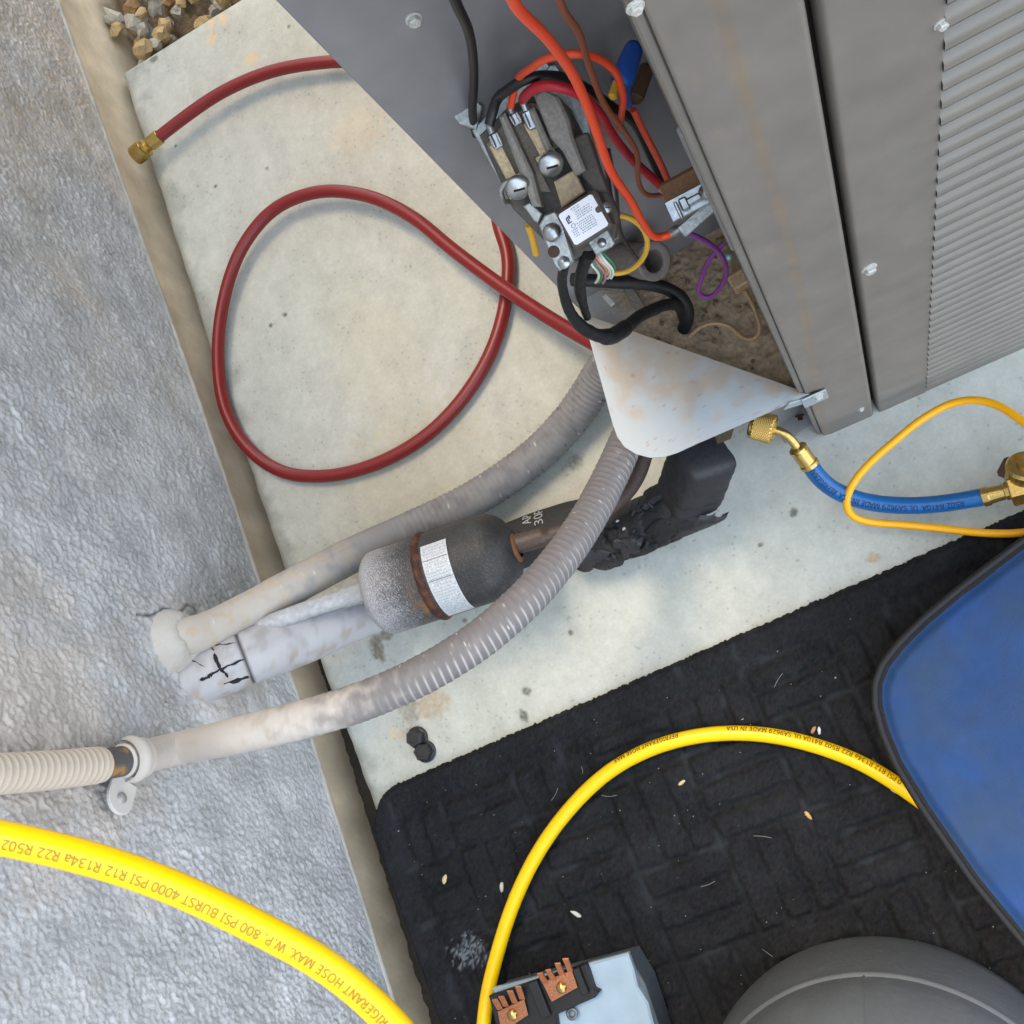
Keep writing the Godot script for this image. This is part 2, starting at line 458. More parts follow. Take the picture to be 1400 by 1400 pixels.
	for k in 9:
		var gs := Geo.new()
		var zs := fnl(0.9, 50 + k, 2, FastNoiseLite.TYPE_CELLULAR)
		gs.lump(Vector3(k, 0, 0), Vector3(1, 0.72, 0.8), zs, 0.8, Basis(), 9)
		var fl := Geo.new()
		for i in range(0, gs.ix.size(), 3): fl.tri(gs.v[gs.ix[i]] - Vector3(k, 0, 0), gs.v[gs.ix[i + 1]] - Vector3(k, 0, 0), gs.v[gs.ix[i + 2]] - Vector3(k, 0, 0))
		shapes.append(fl.commit())
	var rng := RandomNumberGenerator.new()
	rng.seed = 71
	for k in 290:
		var near := k < 265
		var x := rng.randf_range(-0.462, -0.2 if near else 0.5)
		var z := rng.randf_range(-1.0, -0.812) if near else rng.randf_range(-1.5, -1.06)
		var s := rng.randf_range(0.010, 0.021) * (1.0 if near else 1.4)
		var o := MeshInstance3D.new()
		o.name = "stone"
		o.mesh = shapes[rng.randi() % 9]
		o.material_override = tones[[0, 0, 0, 1, 2, 3, 3, 0][rng.randi() % 8]]
		o.transform = Transform3D(Basis.from_euler(Vector3(rng.randf() * 6, rng.randf() * 6, rng.randf() * 6)).scaled(Vector3.ONE * s), Vector3(x, -0.045 + rng.randf() * 0.034, z - s * 0.6))
		gb.add_child(o, true)

# ================= house wall =================
func steps(pts: Array, z: float) -> float:
	for k in pts.size() - 1:
		if z <= pts[k + 1].x or k == pts.size() - 2:
			return lerpf(pts[k].y, pts[k + 1].y, (clampf(z, -1.6, 0.7) - pts[k].x) / (pts[k + 1].x - pts[k].x))
	return 0.0
# height of the stucco's lower edge above the pad
func lip(z: float) -> float: return steps([Vector2(-1.6, 0.11), Vector2(-0.84, 0.070), Vector2(-0.45, 0.038), Vector2(-0.25, 0.0265), Vector2(-0.12, 0.0205), Vector2(0.1, 0.0165), Vector2(0.7, 0.012)], z)
func build_wall(t_soft, n_peel, n_grain) -> void:
	var w := base("house_wall", Vector3(-0.47, 0, -0.2), "light grey rough stucco house wall over a smooth tan foundation strip", "wall")
	var stucco := mat(222, 223, 225, 0.42, 0.0, {tex = t_soft, scale = 5.0, nrm = n_grain, bump = 0.55, spec = 0.5, vc = true})
	var za := fnl(210.0, 31, 2); var zb := fnl(450.0, 32, 2); var zm := fnl(75.0, 37, 2); var zc := fnl(11.0, 33, 3); var zr := fnl(45.0, 34, 2)
	var c1 := Vector3(-0.462, 0.1571, -0.1908)
	var c2 := Vector3(-0.462, 0.1046, -0.1693)
	var c3 := Vector3(-0.462, 0.1274, -0.1493)
	var st := Geo.new()
	var nz := 1000; var ny := 390
	var zlo := -1.0; var zhi := 0.25; var top := 0.47
	var split := PackedVector2Array()
	for q in [Vector3(-0.462, 0.1971, -0.2076), Vector3(-0.462, 0.182, -0.2071), Vector3(-0.462, 0.1683, -0.2098), Vector3(-0.462, 0.1565, -0.2068), Vector3(-0.462, 0.1426, -0.2119), Vector3(-0.462, 0.1312, -0.21)]: split.append(Vector2(q.z + 0.002 * sin(q.z * 900.0), q.y))
	var relief := func(y: float, z: float) -> Vector3:   # depth, smoothness, patch
		var p := Vector2(z + 0.06 * sin(y * 23.0) * 0.05, y)
		var d1 := p.distance_to(Vector2(c1.z, c1.y)); var d2 := p.distance_to(Vector2(c2.z, c2.y)); var d3 := p.distance_to(Vector2(c3.z, c3.y))
		var wob := 0.007 * zr.get_noise_2d(z * 0.6, y * 0.6)
		var patch := maxf(maxf(0.6 * (1.0 - smoothstep(0.012, 0.050, d1 + wob)), 1.0 - smoothstep(0.014, 0.066, d2 + wob)), 1.0 - smoothstep(0.010, 0.055, d3 + wob))
		var wx := 0.004 * zr.get_noise_2d(z * 2.0, y * 2.0); var wy := 0.004 * zr.get_noise_2d(z * 2.0 + 9, y * 2.0)
		var b: float = za.get_noise_2d(z + wx, y + wy)
		b = 0.95 * b + 0.28 * zm.get_noise_2d(z, y)
		var lumps: float = (0.0015 + 0.0007 * zc.get_noise_2d(z * 0.7 + 4, y * 0.7)) * b + 0.0007 * zb.get_noise_2d(z, y) + 0.0016 * zc.get_noise_2d(z, y)
		var mound: float = 0.009 * smoothstep(0.0, 1.0, patch) * (0.85 + 0.3 * zr.get_noise_2d(z * 0.8 + 5, y * 0.8))
		var q := Vector2(z, y)
		var crack := 1.0
		for k in split.size() - 1:
			var h := Geometry2D.get_closest_point_to_segment(q, split[k], split[k + 1])
			crack = minf(crack, q.distance_to(h))
		var cut := 1.0 - smoothstep(0.0004, 0.0016, crack + 0.0006 * b)
		return Vector3(lumps * (1.0 - 0.88 * patch) + mound - 0.002 * cut, patch, cut)
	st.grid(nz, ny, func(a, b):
		var z: float = lerp(zlo, zhi, a)
		var lo := lip(z)
		if b < 0.012:   # lip: from the foundation face out and round to the front
			var t: float = b / 0.012
			return Vector3(lerp(-0.479, -0.4625, t) , lo + 0.002 * (1 - t) , z)
		var y: float = lerp(lo + 0.0015, top, pow((b - 0.012) / 0.988, 1.0))
		var q: Vector3 = relief.call(y, z)
		var near := smoothstep(0.0, 0.02, y - lo)
		return Vector3(-0.462 + q.x * (0.25 + 0.75 * near) - 0.0015 * (1 - smoothstep(0.0, 0.004, y - lo)), y, z),
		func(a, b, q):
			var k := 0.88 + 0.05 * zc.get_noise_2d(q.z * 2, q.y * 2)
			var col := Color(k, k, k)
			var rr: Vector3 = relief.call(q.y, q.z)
			# warm bounced light painted in towards the gravel end, grime round the patch
			var bounce_tint := smoothstep(-0.38, -0.85, q.z + 0.25 * zc.get_noise_2d(q.z * 0.6, q.y * 0.6)) * (0.75 + 0.5 * zr.get_noise_2d(q.z * 1.5, q.y * 1.5))
			col = col.lerp(Color(1.0, 0.84, 0.66), clampf(bounce_tint, 0, 1))
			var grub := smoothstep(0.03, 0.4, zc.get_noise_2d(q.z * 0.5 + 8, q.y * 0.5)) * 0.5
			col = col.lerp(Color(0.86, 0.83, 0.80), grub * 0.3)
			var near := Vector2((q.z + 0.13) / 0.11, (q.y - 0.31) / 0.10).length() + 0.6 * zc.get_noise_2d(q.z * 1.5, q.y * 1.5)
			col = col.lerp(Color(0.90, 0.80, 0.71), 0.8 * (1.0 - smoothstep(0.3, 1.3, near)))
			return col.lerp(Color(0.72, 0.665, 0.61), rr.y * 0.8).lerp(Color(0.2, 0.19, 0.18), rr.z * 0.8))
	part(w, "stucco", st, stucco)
	# the wall that goes on above and to both sides
	var rest := Geo.new()
	rest.box(Transform3D(Basis(), Vector3(-0.562, 1.465, 0)), Vector3(0.2, 1.99, 8.0))
	rest.box(Transform3D(Basis(), Vector3(-0.562, 0.275, -2.5)), Vector3(0.2, 0.39, 3.0))
	rest.box(Transform3D(Basis(), Vector3(-0.562, 0.245, 2.125)), Vector3(0.2, 0.45, 3.75))
	part(w, "upper_stucco", rest, mat(208, 210, 212, 0.62, 0.0, {tex = t_soft, scale = 5.0, nrm = n_peel, bump = 1.2}))
	var fd := Geo.new()
	var zf := fnl(14.0, 36, 3)
	fd.grid(300, 24, func(a, b):
		var z: float = lerp(-2.5, 1.2, a)
		return Vector3(-0.477 + 0.0005 * zf.get_noise_2d(z * 0.5, b * 0.1) + 0.012 * (1.0 - smoothstep(-0.045, 0.012, lerp(-0.12, lip(z) + 0.01, b))), lerp(-0.12, lip(z) + 0.01, b), z),
		func(_a, _b, q):
			var k: float = 1.0 + 0.1 * zf.get_noise_2d(q.z * 2, q.y * 4)
			var dirt := (1.0 - smoothstep(-0.035, 0.012 + 0.02 * zf.get_noise_1d(q.z * 3), q.y)) * (0.35 + 0.4 * smoothstep(-0.5, -0.1, q.z))
			return Color(k, k * 0.98, k * 0.95).lerp(Color(0.38, 0.35, 0.32), dirt))
	var sc := Geo.new()
	sc.grid(300, 6, func(a, b):
		var z: float = lerp(-1.0, 0.25, a)
		var t: float = b * PI
		return Vector3(-0.4632 + 0.0022 * sin(t) , lip(z) + 0.0035 - 0.0035 * cos(t) + 0.0003 * zf.get_noise_1d(z * 20), z))
	part(w, "weep_screed", sc, mat(206, 198, 186, 0.6, 0.0, {tex = t_soft, scale = 9.0, nrm = n_grain, bump = 0.2}))
	part(w, "foundation", fd, mat(240, 220, 190, 0.8, 0.0, {tex = t_soft, scale = 4.0, nrm = n_grain, bump = 0.2, vc = true}))

# ================= air conditioner =================
func build_unit(t_fine, t_faint, t_grime, n_grain, n_peel, m_screw, m_zinc) -> void:
	var ac := base("air_conditioner", Vector3(0.3, 0, -0.5), "grey louvred outdoor air conditioner with its corner compartment open", "air conditioner")
	var paint := mat(132, 127, 120, 0.48, 0.0, {tex = t_faint, scale = 5.0, nrm = n_peel, bump = 0.12, vc = true})
	var slate := mat(143, 142, 144, 0.5, 0.0, {tex = t_faint, scale = 5.0, nrm = n_peel, bump = 0.12})
	var paint_vc := mat(164, 157, 149, 0.48, 0.0, {tex = t_faint, scale = 5.0, nrm = n_peel, bump = 0.12, vc = true})
	var FZ := -0.1644
	var TOP := 0.78
	var zd := fnl(24.0, 41, 4)
	var dusty := func(a, b, q: Vector3) -> Color:   # tan dust streaks caught on the crease
		var k: float = 1.0 + 0.05 * zd.get_noise_3dv(q)
		var cx: float = lerp(0.009, 0.0225, smoothstep(0.0, 0.42, q.y))
		var w: float = exp(-pow((q.x - cx) / 0.0022, 2.0)) * (0.6 + 0.9 * zd.get_noise_2d(q.y * 2.2, 3.0)) 
		w += 0.35 * smoothstep(0.25, 0.6, zd.get_noise_2d(q.y * 1.6 + 9, q.x * 4)) * (1 - smoothstep(cx - 0.004, cx + 0.006, q.x))
		k *= 0.62
		return Color(k, k, k).lerp(Color(0.84, 0.72, 0.58), clampf(w, 0, 0.75))
	# corner post: flange, creased facet and face, one folded sheet
	var post := Geo.new()
	post.grid(60, 120, func(a, b):
		var y: float = lerp(0.0, TOP, b)
		var cx: float = lerp(0.009, 0.0225, smoothstep(0.0, 0.42, y))
		var l: float = 0.0055
		var x: float; var z: float
		if a < 0.1: x = l + 0.0002; z = lerp(FZ - 0.0045, FZ - 0.0034, a / 0.1)
		elif a < 0.2:
			var t: float = (a - 0.1) / 0.1
			x = l + 0.0012 * (1 - cos(t * PI / 2)); z = FZ - 0.0012 + 0.0012 * sin(t * PI / 2) - 0.0010
		elif a < 0.8:
			x = lerp(l + 0.0012, 0.0405, (a - 0.2) / 0.6)
			z = FZ - 0.0010 + 0.0010 * smoothstep(cx - 0.003, cx + 0.003, x)
		else:
			var t: float = (a - 0.8) / 0.2
			x = 0.0405 + 0.004 * sin(t * PI / 2); z = FZ - 0.006 * (1 - cos(t * PI / 2)) * t
		return Vector3(x, y, z), dusty)
	part(ac, "corner_post", post, paint_vc)
	var seam := Geo.new()
	seam.box(Transform3D(Basis(), Vector3(0.044, TOP / 2, FZ - 0.014)), Vector3(0.014, TOP, 0.006))
	part(ac, "seam_channel", seam, mat(58, 55, 52, 0.7))
	var pan := Geo.new()
	pan.grid(40, 60, func(a, b):
		var y: float = lerp(0.0, TOP, b)
		if a < 0.15:
			var t: float = a / 0.15
			return Vector3(0.0468 + 0.002 * (1 - cos(t * PI / 2)), y, FZ - 0.007 + 0.007 * sin(t * PI / 2))
		return Vector3(lerp(0.0488, 0.0822, (a - 0.15) / 0.85), y, FZ), dusty)
	part(ac, "edge_panel", pan, paint_vc)
	# louvres, each a rolled rib
	var rib := Geo.new()
	rib.grid(30, 14, func(a, b):
		var x: float = lerp(0.0822, 0.95, pow(a, 1.8))
		var out: float = 1.0 - smoothstep(0.40, 0.98, b)
		out *= smoothstep(-0.02, 0.06, b)
		return Vector3(x, 0.0128 * (b - 0.5), FZ + 0.0066 * out - 0.0056))
	var rib_paint := mat(134, 130, 123, 0.5, 0.0, {tex = t_faint, scale = 5.0})
	var rib_mesh := rib.commit()
	for k in 61:
		var o := MeshInstance3D.new()
		o.name = "louver"; o.mesh = rib_mesh; o.material_override = rib_paint
		o.position = Vector3(0, 0.4482 + (k - 34) * 0.01258, 0) - ac.position
		ac.add_child(o, true)
	# closed rest of the cabinet
	var body := Geo.new()
	body.quad(Vector3(0.0822, 0, FZ - 0.0005), Vector3(0.95, 0, FZ - 0.0005), Vector3(0.95, 0.016, FZ - 0.0005), Vector3(0.0822, 0.016, FZ - 0.0005))
	body.quad(Vector3(-0.11, 0, -0.3005), Vector3(-0.11, 0, -0.95), Vector3(-0.11, TOP, -0.95), Vector3(-0.11, TOP, -0.3005))
	body.quad(Vector3(0.95, 0, FZ), Vector3(0.95, 0, -0.95), Vector3(0.95, TOP, -0.95), Vector3(0.95, TOP, FZ))
	body.quad(Vector3(-0.11, 0, -0.95), Vector3(0.95, 0, -0.95), Vector3(0.95, TOP, -0.95), Vector3(-0.11, TOP, -0.95))
	part(ac, "casing", body, paint)
	var lid := Geo.new()
	lid.prism(PackedVector2Array([Vector2(-0.115, -0.96), Vector2(0.96, -0.96), Vector2(0.96, FZ + 0.004), Vector2(0.0, FZ + 0.004), Vector2(-0.115, -0.295)]), TOP, TOP + 0.02)
	part(ac, "top_cover", lid, paint)
	# compartment
	var bw := Geo.new()
	bw.box(Transform3D(Basis(), Vector3(-0.0525, TOP / 2, -0.3012)), Vector3(0.115, TOP, 0.0022), 0.0008)
	bw.box(Transform3D(Basis(), Vector3(-0.1092, TOP / 2 + 0.06, -0.3040)), Vector3(0.0022, TOP - 0.12, 0.0076), 0.0006)
	part(ac, "compartment_back", bw, slate)
	var sw := Geo.new()
	sw.box(Transform3D(Basis(), Vector3(0.0038, TOP / 2, -0.2332)), Vector3(0.0036, TOP, 0.1312), 0.0008)
	part(ac, "compartment_side", sw, paint)
	var fl := Geo.new()
	var zg := fnl(55.0, 44, 4); var zg2 := fnl(260.0, 45, 2)
	fl.grid(110, 110, func(a, b):
		var x: float = lerp(-0.108, 0.0018, a)
		var z: float = lerp(-0.3, lerp(-0.272, -0.170, a), b)
		return Vector3(x, 0.113 + (0.0022 * zg.get_noise_2d(x, z) + 0.0009 * zg2.get_noise_2d(x, z)) * smoothstep(-0.098, -0.075, x) + 0.006 * smoothstep(-0.02, 0.002, x) * (0.5 + zg.get_noise_2d(z, 4)), z),
		func(a, b, q):
			var k: float = 1.0 + 0.4 * zg.get_noise_2d(q.x * 1.5, q.z * 1.5) + 0.25 * zg2.get_noise_2d(q.x, q.z)
			return (L(164, 143, 118) * k).lerp(L(160, 156, 150), 1 - smoothstep(-0.095, -0.07, q.x + 0.02 * zg.get_noise_1d(q.z))))
	var rf := RandomNumberGenerator.new()
	rf.seed = 8
	for k in 46:
		var x := rf.randf_range(-0.07, -0.004)
		var z := rf.randf_range(-0.292, lerpf(-0.25, -0.186, (x + 0.07) / 0.066))
		var sz := rf.randf_range(0.0007, 0.0022)
		fl.lump(Vector3(x, 0.1145, z), Vector3(sz, sz * 0.6, sz * 0.8), zg2, 0.8, Basis(Vector3.UP, rf.randf() * 6.0), 7, func(_a, _b, q): return L(138, 116, 92) * (1.0 + 0.7 * zg2.get_noise_3dv(q * 3.0)))
	part(ac, "compartment_floor", fl, mat(255, 255, 255, 0.95, 0.0, {vc = true, nrm = n_grain, bump = 0.7, scale = 18.0}), "compartment floor covered with brown dirt")
	# shelf plate: a corner with a round tip, its long inner edge turned down
	var tip := PackedVector2Array()
	var A := Vector2(-0.1032, -0.2805)
	var EE := Vector2(0.0082, -0.1645)
	for q in PackedVector2Array([Vector2(-0.1032, -0.2805), Vector2(-0.1085, -0.2344), Vector2(-0.1124, -0.2008), Vector2(-0.1128, -0.1918), Vector2(-0.1109, -0.1834), Vector2(-0.1056, -0.1757), Vector2(-0.0982, -0.1696), Vector2(-0.0898, -0.1662), Vector2(-0.081, -0.1652), Vector2(-0.0688, -0.1653), Vector2(-0.0293, -0.1647), Vector2(0.0082, -0.1645)]): tip.append(q)
	var sh := Geo.new()
	var zs := fnl(40.0, 47, 5); var zs2 := fnl(420.0, 48, 2)
	# fan of fine rows from the long edge to the outline, so that the stains have room
	var outl := func(t: float) -> Vector2:
		var k: float = t * (tip.size() - 1)
		var i := mini(int(k), tip.size() - 2)
		return tip[i].lerp(tip[i + 1], k - i)
	var stain := func(a, b, q: Vector3) -> Color:
		var inner: float = 1.0 - b
		var w: float = smoothstep(0.18, 0.62, inner * 0.72 + 0.42 * zs.get_noise_2d(q.x, q.z) - 0.22 * smoothstep(-0.07, -0.02, q.x) + 0.3 * smoothstep(-0.085, -0.105, q.x) * inner) 
		var c: Color = L(166, 173, 177).lerp(L(168, 146, 122), clampf(w * 0.7, 0, 1))
		if zs2.get_noise_2d(q.x * 0.5, q.z * 0.5) > 0.66: c = c.lerp(L(150, 92, 60), 0.5)
		return c.lerp(L(170, 128, 98), 0.5 * smoothstep(0.5, 0.72, zs.get_noise_2d(q.x * 1.8 + 3, q.z * 1.8)))
	for side in [0.0, -0.0014]:
		sh.grid(90, 40, func(a, b):
			var o: Vector2 = outl.call(a)
			var i := A.lerp(EE, a)
			var q := i.lerp(o, b)
			return Vector3(q.x, 0.138 + side - 0.0016 * pow(1 - b, 6.0) + 0.0006 * sin(a * 3.0) * b, q.y), stain)
	sh.grid(90, 1, func(a, b):
		var o: Vector2 = outl.call(a)
		return Vector3(o.x, 0.138 - 0.0014 * b + 0.0006 * sin(a * 3.0), o.y), stain)
	sh.grid(90, 4, func(a, b):
		var i := A.lerp(EE, a)
		return Vector3(i.x - 0.0 + 0.004 * b * 0.5, 0.1366 - 0.022 * b, i.y - 0.002 * b), stain)
	part(ac, "shelf_plate", sh, mat(255, 255, 255, 0.42, 0.0, {vc = true, nrm = n_peel, bump = 0.1, scale = 10.0}), "pale blue grey shelf plate with tan rust stains and a rounded tip")
	# tab that fixes the plate to the post
	var tab := Geo.new()
	tab.box(Transform3D(Basis(), Vector3(0.0095, 0.128, FZ + 0.0016)), Vector3(0.016, 0.022, 0.0012), 0.0005)
	tab.box(Transform3D(Basis(Vector3.BACK, -0.5), Vector3(-0.002, 0.1335, FZ + 0.0006)), Vector3(0.014, 0.010, 0.0012), 0.0004)
	part(ac, "bracket_tab", tab, mat(168, 180, 188, 0.35, 0.1, {tex = t_faint}))
	# lower skirt under the plate with a rusty screw
	var sk := Geo.new()
	sk.box(Transform3D(Basis(Vector3.UP, 0.25), Vector3(-0.008, 0.05, -0.186)), Vector3(0.03, 0.098, 0.0015), 0.0005)
	sk.box(Transform3D(Basis(Vector3.UP, 0.25), Vector3(-0.008, 0.0135, -0.179)), Vector3(0.03, 0.0015, 0.014), 0.0005)
	part(ac, "base_skirt", sk, slate)
	hex_screw(ac, Vector3(-0.0037, 0.0115, -0.183), Vector3(-0.2, 0.25, 1), 0.0032, mat(96, 48, 34, 0.9, 0.1, {tex = t_fine, scale = 40.0}), 1.4)
	for q in [Vector3(0.0522, 0.3086, -0.1644), Vector3(0.0116, 0.1343, -0.1622), Vector3(0.0356, 0.0377, -0.1644), Vector3(0.0812, 0.4833, -0.1644), Vector3(0.0037, 0.5655, -0.1644)]:
		hex_screw(ac, q, Vector3(0, 0, 1), 0.0026 if q.y > 0.2 and q.y < 0.35 or absf(q.y - 0.127) < 0.02 else 0.0017, m_screw, 1.45)
	hex_screw(ac, Vector3(-0.0739, 0.4401, -0.3), Vector3(0, 0, 1), 0.0028, m_screw, 1.3)
	hex_screw(ac, Vector3(-0.1153, 0.1238, -0.29), Vector3(-0.3, 0.4, 1), 0.0016, m_screw, 1.3)
	# upright strip along the opening
	var strip := Geo.new()
	strip.box(Transform3D(Basis(), Vector3(0.0024, 0.3663, -0.205)), Vector3(0.0035, 0.1244, 0.005), 0.0012)
	part(ac, "door_strip", strip, mat(150, 152, 152, 0.5, 0.2, {tex = t_faint}))

# ================= contactor =================
func build_contactor(m_steel, m_zinc, t_fine, n_grain, m_dark) -> void:
	var ct := base("contactor", Vector3(-0.0700, 0.3400, -0.2280), "contactor with two slotted silver screws and a white rating label, in the open compartment", "contactor")
	ct.transform.basis = Basis(Vector3(1, 0, 0), Vector3(0, 0.9272, 0.3746), Vector3(0, -0.3746, 0.9272))
	var dusty := mat(160, 148, 132, 0.75, 0.0, {tex = t_fine, scale = 30.0, nrm = n_grain, bump = 0.4})
	var black := mat(98, 92, 86, 0.65, 0.0, {tex = t_fine, scale = 20.0, nrm = n_grain, bump = 0.3})
	var grey := mat(160, 154, 146, 0.65, 0.0, {tex = t_fine, scale = 26.0})
	var strip_m := mat(214, 190, 150, 0.4, 0.45, {tex = t_fine, scale = 24.0, nrm = n_grain, bump = 0.4})
	var tan_m := mat(206, 184, 150, 0.8, 0.0, {tex = t_fine, scale = 18.0})
	var gm := Geo.new()
	gm.prism(PackedVector2Array([Vector2(-0.013, -0.0687), Vector2(0.0249, -0.0793), Vector2(0.0349, -0.0752), Vector2(0.0382, -0.0512), Vector2(0.0269, 0.0069), Vector2(-0.0006, 0.0079), Vector2(-0.0116, -0.0367)]), -0.0035, 0.0, Transform3D(), 0.0005)
	part(ct, "base_plate", gm, m_zinc, "", true)
	for ear in [PackedVector2Array([Vector2(-0.018, -0.078), Vector2(-0.015, -0.0808), Vector2(-0.0105, -0.0817), Vector2(-0.0053, -0.081), Vector2(-0.0036, -0.0753), Vector2(-0.0108, -0.0675), Vector2(-0.0139, -0.0707), Vector2(-0.0171, -0.0738)]), PackedVector2Array([Vector2(0.0142, -0.0794), Vector2(0.023, -0.0846), Vector2(0.0315, -0.082), Vector2(0.032, -0.0754), Vector2(0.022, -0.0737)])]:
		gm = Geo.new()
		gm.prism(ear, -0.0034, 0.0006, Transform3D(), 0.0004)
		part(ct, "mounting_ear", gm, m_zinc, "", true)
	gm = Geo.new()
	gm.prism(PackedVector2Array([Vector2(-0.009, -0.0625), Vector2(0.0066, -0.0667), Vector2(0.0264, -0.0671), Vector2(0.0326, -0.0543), Vector2(0.0328, -0.0025), Vector2(0.0264, 0.0069), Vector2(0.0018, 0.0071), Vector2(-0.01, -0.0267)]), 0.0007, 0.012, Transform3D(), 0.001)
	gm.prism(PackedVector2Array([Vector2(0.0291, -0.0401), Vector2(0.0362, -0.039), Vector2(0.0335, -0.0117), Vector2(0.0277, -0.0148), Vector2(0.0257, -0.0236)]), 0.0125, 0.020, Transform3D(), 0.0008)
	part(ct, "housing", gm, black, "", true)
	gm = Geo.new()
	gm.prism(PackedVector2Array([Vector2(-0.0073, -0.0572), Vector2(0.0039, -0.0611), Vector2(0.0179, -0.0634), Vector2(0.0237, -0.0603), Vector2(0.0221, -0.04), Vector2(0.0097, -0.0413), Vector2(0.0096, -0.0246), Vector2(-0.006, -0.0327)]), 0.0122, 0.0145, Transform3D(), 0.0005)
	part(ct, "dusty_deck", gm, dusty, "", true)
	for rib in [PackedVector2Array([Vector2(0.0044, -0.0627), Vector2(0.0075, -0.063), Vector2(0.0072, -0.0345), Vector2(0.0042, -0.0197), Vector2(0.0006, -0.0216), Vector2(0.0016, -0.0325)]), PackedVector2Array([Vector2(0.0174, -0.0591), Vector2(0.0202, -0.0589), Vector2(0.0195, -0.0385), Vector2(0.0163, -0.0381)]), PackedVector2Array([Vector2(0.0223, -0.0637), Vector2(0.0279, -0.0633), Vector2(0.0317, -0.0579), Vector2(0.0317, -0.0476), Vector2(0.0299, -0.0396), Vector2(0.0288, -0.0243), Vector2(0.0237, -0.0242), Vector2(0.0232, -0.0363), Vector2(0.021, -0.0437)])]:
		gm = Geo.new()
		gm.prism(rib, 0.0122, 0.025, Transform3D(), 0.0012)
		part(ct, "barrier", gm, grey, "", true)
	# contact strips, spades, screws
	for s in [[Vector3(-0.0032, 0.019, -0.0547), Vector3(-0.0029, 0.019, -0.0345)], [Vector3(0.0146, 0.019, -0.0557), Vector3(0.0155, 0.019, -0.0369)]]:
		var d: Vector3 = s[1] - s[0]
		gm = Geo.new()
		gm.box(Transform3D(Basis(d.cross(Vector3.UP).normalized() * -1.0, Vector3.UP, d.normalized()), (s[0] + s[1]) / 2), Vector3(0.0052, 0.0012, d.length()), 0.0003)
		gm.box(Transform3D(Basis(d.cross(Vector3.UP).normalized() * -1.0, Vector3.UP, d.normalized()), s[1] + Vector3(0, 0.0022, 0.001)), Vector3(0.0095, 0.001, 0.0085), 0.0003)
		part(ct, "contact_strip", gm, strip_m, "", true)
	for s in [[Vector3(-0.0013, 0.021, -0.0626), Vector3(-0.0017, 0.021, -0.0515)], [Vector3(0.0103, 0.021, -0.0647), Vector3(0.0105, 0.021, -0.0563)], [Vector3(0.0169, 0.023, -0.0643), Vector3(0.0158, 0.021, -0.0513)]]:
		var d: Vector3 = s[1] - s[0]
		var xf := Transform3D(Basis(d.cross(Vector3.UP).normalized() * -1.0, Vector3.UP, d.normalized()), (s[0] + s[1]) / 2)
		gm = Geo.new()
		gm.box(xf * Transform3D(Basis(), Vector3(0, 0, d.length() * 0.2)), Vector3(0.0042, 0.0012, d.length() * 0.6), 0.0003)
		for e in [-1, 1]: gm.lathe([Vector2(0.0009, -d.length() * 0.24), Vector2(0.0011, 0), Vector2(0.0009, d.length() * 0.24)], 8, xf * Transform3D(Basis(Vector3.RIGHT, PI / 2), Vector3(e * 0.0017, 0.0006, d.length() * 0.18)))
		gm.lathe([Vector2(0, -d.length() * 0.2), Vector2(0.0019, -d.length() * 0.2), Vector2(0.0017, 0.0), Vector2(0.0019, d.length() * 0.2)], 12, xf * Transform3D(Basis(Vector3.RIGHT, PI / 2), Vector3(0, 0.0006, -d.length() * 0.3)))
		part(ct, "spade_terminal", gm, m_steel, "", true)
	dome_screw(ct, Vector3(-0.0014, 0.024, -0.0323), Vector3(0.1, 0.8, 0.6), 0.0058, m_steel, m_dark)
	dome_screw(ct, Vector3(0.0161, 0.024, -0.034), Vector3(0.1, 0.8, 0.6), 0.0058, m_steel, m_dark)
	gm = Geo.new()
	var cl := line([Vector3(-0.0102, 0.02, -0.0347), Vector3(-0.0073, 0.022, -0.0366), Vector3(-0.0028, 0.022, -0.0364)], 0.001)
	gm.tube(cl, func(s, a): return 0.0014, 8)
	cl = line([Vector3(-0.0102, 0.02, -0.0347), Vector3(-0.0116, 0.015, -0.0299), Vector3(-0.0105, 0.012, -0.0302)], 0.001)
	gm.tube(cl, func(s, a): return 0.0014, 8)
	part(ct, "wire_clip", gm, m_steel, "", true)
	# armature and coil block with the label
	gm = Geo.new()
	gm.prism(PackedVector2Array([Vector2(0.0137, -0.0269), Vector2(0.0238, -0.0272), Vector2(0.0243, -0.0164), Vector2(0.0119, -0.0151)]), 0.0122, 0.022, Transform3D(), 0.0007)
	part(ct, "armature", gm, tan_m, "", true)
	gm = Geo.new()
	gm.prism(PackedVector2Array([Vector2(0.0102, -0.0132), Vector2(0.0289, -0.0142), Vector2(0.0299, -0.0126), Vector2(0.0298, 0.0021), Vector2(0.0284, 0.0028), Vector2(0.0115, 0.0045), Vector2(0.0103, 0.0032), Vector2(0.0095, -0.0119)]), 0.0122, 0.034, Transform3D(), 0.0014)
	part(ct, "coil_housing", gm, black, "", true)
	var o := Vector3(0.0116, 0.0362, 0.0036)
	var ex := Vector3(0.0287, 0.0362, 0.0023) - o
	var ez := Vector3(0.0105, 0.0362, -0.0117) - o
	var cut := func(a: float, b: float) -> Vector2: return Vector2(o.x + ex.x * a + ez.x * b, o.z + ex.z * a + ez.z * b)
	gm = Geo.new()
